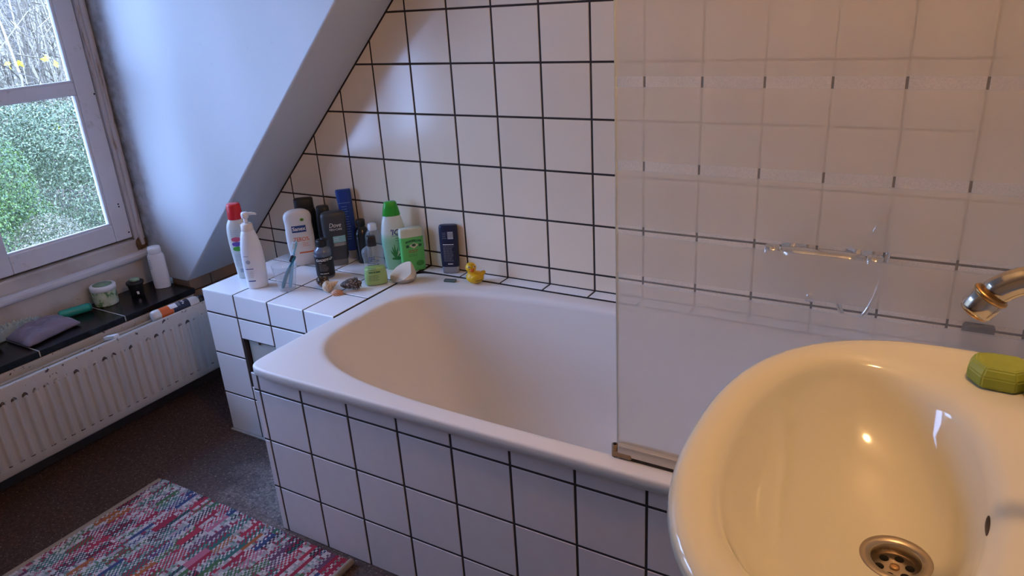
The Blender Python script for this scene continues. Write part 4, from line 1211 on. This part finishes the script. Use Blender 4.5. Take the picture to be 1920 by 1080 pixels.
loft('soap', [ring(-.002, .002, z, rx, ry, 3, 24) for z, rx, ry in ((.0566, .016, .014), (.058, .0175, .0155), (.064, .017, .015), (.066, .015, .013))], mat('mint_soap', (0.28, 0.42, 0.30), 0.5, var=.2, vscale=60), b)
patch(b, smooth_secs([(0, .0235, .0235, 2), (.046, .028, .028, 2)]), .021, .0245, .010, .022, INKW, 'sticker')
b = tag(empty('cream_jar', (-0.530, -0.497, Sz), 45), 'white and pale green round jar with white lid', 'jar')
Sj = smooth_secs([(0, .038, .038, 2), (.003, .0405, .0405, 2), (.03, .0415, .0415, 2), (.056, .0425, .0425, 2)])
g = NT('jar_print'); nn = g.noise(40, 3)
g.l(g.ramp(nn, [(0.40, (0.10, 0.24, 0.10)), (0.45, (0.42, 0.55, 0.34)), (0.62, (0.62, 0.68, 0.55))]), g.b.inputs['Base Color']); g.b.inputs['Roughness'].default_value = .35
body(b, Sj, g.m, 'jar')
lathe('lid', [(.0425, .056), (.0445, .057), (.0445, .072), (.042, .075), (.038, .0755)], WHITEPL, b, 36)
o = lathe('lid_print', [(.033, .0757), (.033, .0761)], mat('jar_top', (0.22, 0.34, 0.22), 0.4, var=.7, vscale=45), b, 32)
b = tag(empty('foam_tube', (-0.515, -0.640, Sz), 0), 'turquoise tube lying half hidden under the grey pouch', 'tube')
b.location = (-0.541, -0.655, Sz + .016); b.rotation_euler = (0, 0, radians(77))
tube('body', [(-.01, 0, 0), (-.006, 0, 0), (.085, 0, 0), (.089, 0, 0)], [.013, .0155, .0155, .014], mat('turquoise_plastic', (0.03, 0.33, 0.26), 0.25), b, 20)
tube('end_cap', [(.0892, 0, 0), (.094, 0, 0), (.096, 0, 0)], [.0145, .0145, .012], mat('turquoise_dark', (0.02, 0.22, 0.18), 0.3), b, 20)
# pouch: a soft flattened bag
def cushion(name, corners, thick, m, seed, zlift=0.0, nu=36, nv=24, wr=0.005, freq=16):
    c = [Vector(p) for p in corners]; rows = ([], [])
    vs, fs = [], []
    for sgn in (1, -1):
        for j in range(nv + 1):
            for i in range(nu + 1):
                u, v = i / nu, j / nv
                p = c[0].lerp(c[1], u).lerp(c[3].lerp(c[2], u), v)
                e = (1 - abs(2 * u - 1) ** 4) * (1 - abs(2 * v - 1) ** 3)
                h = e ** .6
                w = wr * h * noise.noise(Vector((p.x * freq + seed, p.y * freq, 0))) + wr * .6 * h * noise.noise(Vector((p.x * freq * 2.6, p.y * freq * 1.2 + seed, 4)))
                z = thick * (.28 + .72 * h) + w if sgn > 0 else .0005 + (1 - h) * thick * .12
                ed = .004 * noise.noise(Vector((p.x * 30, p.y * 30, seed)))
                vs.append((p.x + ed * (1 - h), p.y + ed * (1 - h), p.z + z + zlift))
    n1 = (nu + 1) * (nv + 1)
    for j in range(nv):
        for i in range(nu):
            q = j * (nu + 1) + i
            fs.append((q, q + 1, q + nu + 2, q + nu + 1)); q += n1
            fs.append((q, q + nu + 1, q + nu + 2, q + 1))
    per = [i for i in range(nu + 1)] + [j * (nu + 1) + nu for j in range(1, nv + 1)] + [nv * (nu + 1) + i for i in range(nu - 1, -1, -1)] + [j * (nu + 1) for j in range(nv - 1, 0, -1)]
    for a, b_ in zip(per, per[1:] + per[:1]): fs.append((a, b_, b_ + n1, a + n1))
    return mesh(name, vs, fs, m, None, True)
o = cushion('wash_pouch', ((-0.535, -0.850, Sz), (-0.395, -0.850, Sz), (-0.425, -0.660, Sz), (-0.560, -0.668, Sz)), .042, mat('mauve_vinyl', (0.23, 0.19, 0.26), 0.32, var=.2, vscale=14, bump=.4, bscale=45), 5, wr=.011, freq=24)
tag(o, 'crumpled mauve-grey wash pouch lying on the black sill', 'pouch')
o = cushion('plastic_film', ((-0.582, -1.05, Sz), (-0.520, -1.05, Sz), (-0.545, -0.70, Sz), (-0.580, -0.69, Sz)), .040, FILM, 9, nu=90, nv=90, wr=.020, freq=120)
tag(o, 'crinkled clear plastic bag against the wall behind the pouch', 'plastic bag')
b = tag(empty('shampoo_bottle', (-0.500, -0.985, Sz + .019), 0), 'dark green bottle lying in the crinkled bag', 'bottle')
b.rotation_euler = (0, 0, radians(95))
tube('body', [(-.075, 0, 0), (-.07, 0, 0), (.07, 0, 0), (.080, 0, 0)], [.015, .0185, .0185, .012], mat('sea_green_plastic', (0.04, 0.20, 0.13), 0.3), b, 20)
tube('cap', [(.0802, 0, 0), (.098, 0, 0), (.10, 0, 0)], [.0115, .0115, .009], BLACK, b, 16)

# orange and black bottle lying on the radiator, small white box beside it
b = tag(empty('lying_bottle', (-0.284, -0.386, 0.3642 + .0215), 0), 'white bottle with orange and black bands lying on the radiator', 'bottle')
b.rotation_euler = (0, 0, radians(83))
WB = mat('white_body', (0.68, 0.66, 0.64), 0.3)
rr = lambda x: .0212
def cyl(name, x0, x1, r, m, par=b): return tube(name, [(x0, 0, 0), (x1, 0, 0)], r, m, par, 28)
tube('body', [(-.096, 0, 0), (-.093, 0, 0), (-.085, 0, 0), (.070, 0, 0), (.080, 0, 0), (.084, 0, 0)], [.012, .0185, .0208, .0208, .018, .014], WB, b, 28)
loft('orange_band', [[(x, .0211 * cos(a), .0211 * sin(a)) for a in [2 * pi * k / 28 for k in range(28)]] for x in (-.068, -.022)], mat('orange_print', (0.68, 0.13, 0.02), 0.4), b, False, False)
loft('black_band', [[(x, .0212 * cos(a), .0212 * sin(a)) for a in [2 * pi * k / 28 for k in range(28)]] for x in (-.0215, .044)], mat('navy_print', (0.02, 0.02, 0.045), 0.4), b, False, False)
tube('cap', [(.0845, 0, 0), (.086, 0, 0), (.104, 0, 0), (.107, 0, 0)], [.014, .0165, .0165, .013], BLACK, b, 20)
# printed panel and letters on the upper side, reading along the bottle
def up(x, y, off=.0215): 
    a = y / .0212; return (x, -off * sin(-a) * 1.0, off * cos(a))
def upquad(name, x0, x1, y0, y1, m, off=.0214):
    n = 5; vs = []; fs = []
    for i in range(n + 1):
        y = y0 + (y1 - y0) * i / n; vs += [up(x0, y, off), up(x1, y, off)]
    for i in range(n): fs.append((2 * i, 2 * i + 1, 2 * i + 3, 2 * i + 2))
    return mesh(name, vs, fs, m, b)
upquad('print_panel', -.032, -.004, -.022, .002, INKW)
for k, (x_, y_) in enumerate(((.016, -.016), (.020, -.010), (.016, -.005), (.022, .000), (.018, .005))):
    upquad('printed_letter', x_, x_ + .007, y_ - .0018, y_ + .0018, INKW, .0216)
for k in range(5):
    upquad('printed_line', -.001 + k * .0022, -.0002 + k * .0022, -.020, .006, INKG, .0216)
tag(box('matchbox', (-.030, -.010, 0), (.030, .010, .012), WHITEPL, None, .001), 'little white box lying on the radiator grille', 'box')
o = bpy.data.objects['matchbox']; o.location = (-0.292, -0.640, 0.3720); o.rotation_euler = (0, radians(-15), radians(6))

# ================================================================== RUG
RX0, RX1, RYA, RYB = 0.062, 0.868, -0.788, -1.90
rug = tag(empty('rag_rug', (0.46, -1.2, 0.0)), 'multicoloured woven rag rug with beige hems on the dark floor', 'rug')
g = NT('rag_weave')
sx = g.sep()
PX, PYY = 0.0118, 0.0074
row = g.math('FLOOR', g.math('DIVIDE', sx[0], PX))
wob = g.math('MULTIPLY', g.noise(9, 2), 0.012)
stt = g.math('FLOOR', g.math('DIVIDE', sx[1], PYY))
par = g.math('MODULO', g.math('ABSOLUTE', g.math('ADD', g.math('FLOOR', g.math('DIVIDE', sx[0], PX / 2)), stt)), 2.0)
def wn(vec):
    x = g.n('ShaderNodeTexWhiteNoise', noise_dimensions='3D'); g.l(vec, x.inputs['Vector']); return x.outputs['Value']
blk = g.math('FLOOR', g.math('DIVIDE', g.math('ADD', sx[1], g.math('MULTIPLY', wn(g.comb(g.math('FLOOR', g.math('DIVIDE', row, 2.0)), 3.0, 0.0)), 0.20)), 0.075))
rnd1 = wn(g.comb(g.math('FLOOR', g.math('DIVIDE', row, 2.0)), blk, 1.0))
rnd2 = wn(g.comb(row, blk, 7.0)); rnd3 = wn(g.comb(row, stt, 2.0))
pal = [(0.0, (0.34, 0.015, 0.05)), (0.16, (0.03, 0.15, 0.14)), (0.29, (0.015, 0.015, 0.03)), (0.44, (0.06, 0.16, 0.06)), (0.56, (0.42, 0.025, 0.06)), (0.70, (0.03, 0.06, 0.18)), (0.78, (0.40, 0.12, 0.03)), (0.86, (0.50, 0.16, 0.24)), (0.91, (0.14, 0.05, 0.12))]
cola = g.ramp(rnd1, pal, 'CONSTANT')
pale = g.ramp(rnd3, [(0.0, (0.62, 0.60, 0.60)), (0.42, (0.36, 0.40, 0.40)), (0.7, (0.50, 0.36, 0.40)), (0.82, (0.16, 0.26, 0.22)), (0.9, (0.30, 0.04, 0.08))], 'CONSTANT')
whiteseg = g.math('GREATER_THAN', rnd2, 0.76)
dotted = g.mix(par, cola, pale)
solid = g.mix(g.math('MULTIPLY', par, g.math('LESS_THAN', rnd1, 0.5)), cola, g.ramp(rnd2, pal, 'CONSTANT'))
c = g.mix(whiteseg, dotted, g.mix(0.82, dotted, pale))
c = g.mix(g.math('LESS_THAN', rnd2, 0.26), c, solid)
fib = g.noise(600, 2)
c = g.mix(g.math('MULTIPLY', fib, 0.35), c, (0.04, 0.03, 0.04))
g.l(c, g.b.inputs['Base Color']); g.b.inputs['Roughness'].default_value = .9
g.bump(fib, .4, .002)
vs, fs = [], []
nxr = int((RX1 - RX0) / PX); HW = .020
yA, yB = RYA + 1.2, RYB + 1.2
stepy = PYY / 4; nyr = int((yA - yB) / stepy)
CX = 8
for i in range(nxr * CX + 1):
    x = RX0 - .46 + i * PX / CX
    for j in range(nyr + 1):
        y = yA - j * stepy
        fx = (x / PX) % 1.0
        h = .0045 + .0045 * abs(sin(pi * fx * 2)) ** .6 * (.45 + .55 * abs(sin(pi * y / PYY)) ** .7)
        edge = 0
        if j == 0: edge = .004 * sin(x * 160) + .003 * noise.noise(Vector((x * 40, 0, 0)))
        h += .006 * max(0, noise.noise(Vector((x * 3, y * 3, 2))))
        vs.append((x, y + edge + .010 * (x + .40) / .8 * -1 + .003 * noise.noise(Vector((x * 30, y * 5, 1))), h if j else .001))
for i in range(nxr * CX):
    for j in range(nyr):
        q = i * (nyr + 1) + j
        fs.append((q, q + 1, q + nyr + 2, q + nyr + 1))
me = bpy.data.meshes.new('weave'); me.from_pydata(vs, [], fs); me.update()
o = link('weave', me, g.m, rug, True); o['kind'] = 'stuff'; o['label'] = 'woven rag strips in red, teal, white and green'
HEM = mat('beige_hem', (0.34, 0.26, 0.19), 0.9, bump=.5, bscale=400, var=.1, vscale=90)
box('hem', (RX0 - .46 - HW, yB, .0005), (RX0 - .46 + .002, yA - .004, .008), HEM, rug, .003)
tube('hem', [(RX1 - .46 + .004, yB, .010), (RX1 - .46 + .004, yA - .5, .010), (RX1 - .46 + .004, yA - .012, .010)], .0095, HEM, rug, 14)

# ================================================================== GARDEN OUTSIDE
def leafmat(name, c0, c1, c2, trans=.25):
    g = NT(name)
    oi = g.n('ShaderNodeNewGeometry')
    g.l(g.ramp(oi.outputs['Random Per Island'], [(0.0, c0), (0.5, c1), (1.0, c2)]), g.b.inputs['Base Color'])
    g.b.inputs['Roughness'].default_value = .45
    return g.m
def foliage(name, blobs, n, size, m, parent, seed, face=None):
    rnd = random.Random(seed); vs, fs = [], []
    for _ in range(n):
        (cx, cy, cz), (rx, ry, rz) = rnd.choice(blobs)
        while True:
            p = Vector((rnd.uniform(-1, 1), rnd.uniform(-1, 1), rnd.uniform(-1, 1)))
            if .25 < p.length < 1: break
        p = p.normalized() * (p.length ** .45)
        c = Vector((cx + p.x * rx, cy + p.y * ry, cz + p.z * rz))
        nrm = (p + Vector((rnd.gauss(0, .6), rnd.gauss(0, .6), rnd.gauss(.3, .6)))).normalized()
        d = nrm.orthogonal().normalized(); d = Matrix.Rotation(rnd.uniform(0, 2 * pi), 3, nrm) @ d
        w = nrm.cross(d); s = size * rnd.uniform(.6, 1.3)
        q = len(vs)
        vs += [tuple(c - d * s), tuple(c + w * s * .5 + nrm * s * .12), tuple(c + d * s), tuple(c - w * s * .5 + nrm * s * .12)]
        fs.append((q, q + 1, q + 2)); fs.append((q, q + 2, q + 3))
    me = bpy.data.meshes.new(name); me.from_pydata(vs, [], fs); me.update()
    o = link(name, me, m, parent); o['kind'] = 'stuff'
    return o
def stems(root, base, blobs, n, m, seed, r=.008):
    rnd = random.Random(seed)
    for k in range(n):
        (cx, cy, cz), (rx, ry, rz) = rnd.choice(blobs)
        t = Vector((cx + rnd.uniform(-.5, .5) * rx, cy + rnd.uniform(-.5, .5) * ry, cz + rnd.uniform(0, .8) * rz))
        b0 = Vector(base) + Vector((rnd.uniform(-.1, .1), rnd.uniform(-.1, .1), 0))
        mid = b0.lerp(t, .5) + Vector((rnd.uniform(-.15, .15), rnd.uniform(-.15, .15), .1))
        tube('stem', [b0, b0.lerp(mid, .5), mid, t], [r, r * .8, r * .6, r * .3], m, root, 6)
BARK = mat('grey_bark', (0.11, 0.095, 0.08), 0.9, var=.3, vscale=9, bump=.5, bscale=20)
def shrub(label, base, blobs, n, size, m, seed, ns=7):
    r = tag(empty('shrub', base), label, 'shrub')
    bl = [((c[0] - base[0], c[1] - base[1], c[2] - base[2]), rad) for c, rad in blobs]
    foliage('foliage', bl, n, size, m, r, seed); stems(r, (0, 0, 0), bl, ns, BARK, seed + 50)
    return r
GZ = -1.3
shrub('bright green leafy bush close outside the window', (-3.3, 0.55, GZ), [((-3.25, .42, .45), (.28, .26, .34)), ((-3.3, .50, .10), (.30, .28, .36)), ((-3.2, .15, .1), (.4, .4, .6)), ((-3.3, .3, -.7), (.5, .4, .6))], 30000, .0095, leafmat('leaf_green_mix', (0.014, 0.030, 0.002), (0.045, 0.085, 0.006), (0.11, 0.16, 0.02)), 1)
shrub('grey-green glossy bush beside the green bush', (-3.8, 1.45, GZ), [((-3.9, 1.30, .50), (.4, .42, .34)), ((-3.8, 1.40, .1), (.5, .5, .45)), ((-3.7, 1.30, -.4), (.5, .55, .5)), ((-4.2, 1.0, .60), (.4, .45, .3))], 48000, .0105, leafmat('leaf_grey_mix', (0.022, 0.036, 0.009), (0.080, 0.105, 0.034), (0.22, 0.24, 0.12)), 2)
shrub('dry brownish bush in front of the green bushes', (-2.9, 0.60, GZ), [((-2.9, .52, -.05), (.26, .24, .30)), ((-2.9, .60, -.5), (.4, .36, .5)), ((-2.95, .3, -.5), (.35, .35, .5))], 26000, .008, leafmat('leaf_dry_mix', (0.05, 0.045, 0.015), (0.12, 0.10, 0.045), (0.24, 0.20, 0.12)), 3)
rnd = random.Random(5)
# tangle of bare twigs behind the bushes: too many to count, one object
g = NT('twig_bark'); oi = g.n('ShaderNodeNewGeometry')
g.l(g.ramp(oi.outputs['Random Per Island'], [(0, (0.07, 0.05, 0.03)), (0.6, (0.20, 0.155, 0.10)), (1, (0.40, 0.32, 0.21))]), g.b.inputs['Base Color']); g.b.inputs['Roughness'].default_value = .9
vs, fs = [], []
def twig(pts, r0, r1, N=4):
    q = len(vs)
    for i, p in enumerate(pts):
        rr_ = r0 + (r1 - r0) * i / (len(pts) - 1)
        for k in range(N): vs.append((p[0] + rr_ * cos(2 * pi * k / N), p[1] + rr_ * sin(2 * pi * k / N), p[2] + rr_ * .4 * sin(2 * pi * k / N)))
    for i in range(len(pts) - 1):
        for k in range(N): fs.append((q + i * N + k, q + i * N + (k + 1) % N, q + (i + 1) * N + (k + 1) % N, q + (i + 1) * N + k))
for k in range(150):
    x = rnd.uniform(-7.0, -4.7); t = (x + 4) / -3
    b0 = Vector((x, 1.2 + t * 1.6 + rnd.uniform(-1.0, 1.0), GZ)); top = Vector((rnd.uniform(-.5, .5), rnd.uniform(-.6, .6), rnd.uniform(2.6, 4.5)))
    R0 = rnd.choice((.004, .006, .008, .010, .022))
    twig([b0 + top * q + Vector((.08 * sin(q * 7 + k), .08 * cos(q * 5 + k), 0)) for q in (0, .2, .4, .6, .8, 1)], R0, R0 * .3)
    for q in range(16):
        p = b0 + top * rnd.uniform(.35, .95)
        d = Vector((rnd.uniform(-1, 1), rnd.uniform(-1, 1), rnd.uniform(-.2, 1))).normalized() * rnd.uniform(.25, .8)
        twig([p, p + d * .5 + Vector((0, 0, rnd.uniform(-.05, .1))), p + d], R0 * .5, R0 * .2 + .0008, 3)
me = bpy.data.meshes.new('bare_twigs'); me.from_pydata(vs, [], fs); me.update()
tag(link('bare_twigs', me, g.m), 'tangle of thin bare twigs behind the bushes', 'twigs', kind='stuff')
for k, (x, y, R0) in enumerate(((-7.6, 2.6, .14), (-8.3, 3.4, .17), (-8.0, 4.3, .12), (-8.8, 2.2, .15), (-9.2, 5.0, .16))):
    tr = tag(empty('tree', (x, y, GZ)), ['grey tree with a leaning trunk', 'thick grey tree', 'slender grey tree', 'tall grey tree', 'stout grey tree'][k] + ' in the wood beyond the saplings', 'tree', None)
    tube('trunk', [(0, 0, 0), (.05 * (k % 3 - 1), .05, 1.5), (.2 * (k % 3 - 1), .1, 3.5), (.3 * (k % 3 - 1), .1, 5)], [R0, R0 * .85, R0 * .7, R0 * .5], BARK, tr, 12)
    for q in range(4): tube('branch', [(0.1 * (k % 3 - 1), .05, 1.8 + q * .6), (rnd.uniform(-.3, .3), rnd.uniform(-.3, .3), 2.6 + q * .6), (rnd.uniform(-.45, .45), rnd.uniform(-.45, .45), 3.2 + q * .6)], [R0 * .35, R0 * .22, R0 * .1], BARK, tr, 7)
# low ivy and yellow leaves behind
foliage('undergrowth', [((-5.5, 1.9, .1), (.6, 1.4, .7)), ((-6.5, 2.6, .2), (.9, 1.5, .8)), ((-5.3, 1.2, -.4), (.5, 1.2, .8))], 26000, .015, leafmat('ivy_mix', (0.035, 0.04, 0.015), (0.11, 0.11, 0.05), (0.28, 0.26, 0.15)), None, 12)
tag(bpy.data.objects['undergrowth'], 'tangled ivy undergrowth behind the bushes', 'undergrowth', kind='stuff')
yl_ = leafmat('yellow_leaf', (0.55, 0.50, 0.03), (0.62, 0.55, 0.04), (0.50, 0.42, 0.03))
for k, (y, z) in enumerate(((1.468, 1.088), (1.548, 1.097), (1.765, 1.118), (1.842, 1.067), (1.70, .55))):
    o = foliage('leaf', [((0, 0, 0), (.02, .02, .02))], 3, .035, yl_, None, 40 + k)
    del o['kind']; o.location = (-4.7, y, z); tag(o, 'bright yellow autumn leaves hanging among the bare twigs', 'leaves', 'yellow autumn leaves outside')
# ground and bank of the garden
vs, fs = [], []; n = 40
for i in range(n + 1):
    for j in range(n + 1):
        x = -1.2 - 12 * i / n; y = -6 + 16 * j / n
        z = GZ + max(0, (-x - 6.0)) * .75 + .25 * noise.noise(Vector((x, y, 0)))
        vs.append((x, y, z))
for i in range(n):
    for j in range(n):
        q = i * (n + 1) + j; fs.append((q, q + 1, q + n + 2, q + n + 1))
g = NT('leaf_litter'); a = g.noise(14, 8, rough=.7)
g.l(g.ramp(a, [(0.3, (0.06, 0.055, 0.03)), (0.5, (0.19, 0.16, 0.10)), (0.7, (0.36, 0.31, 0.21))]), g.b.inputs['Base Color']); g.b.inputs['Roughness'].default_value = .95
tag(mesh('ground_garden', vs, fs, g.m, None, True), 'wooded bank of leaf litter outside the window', 'ground', kind='structure')
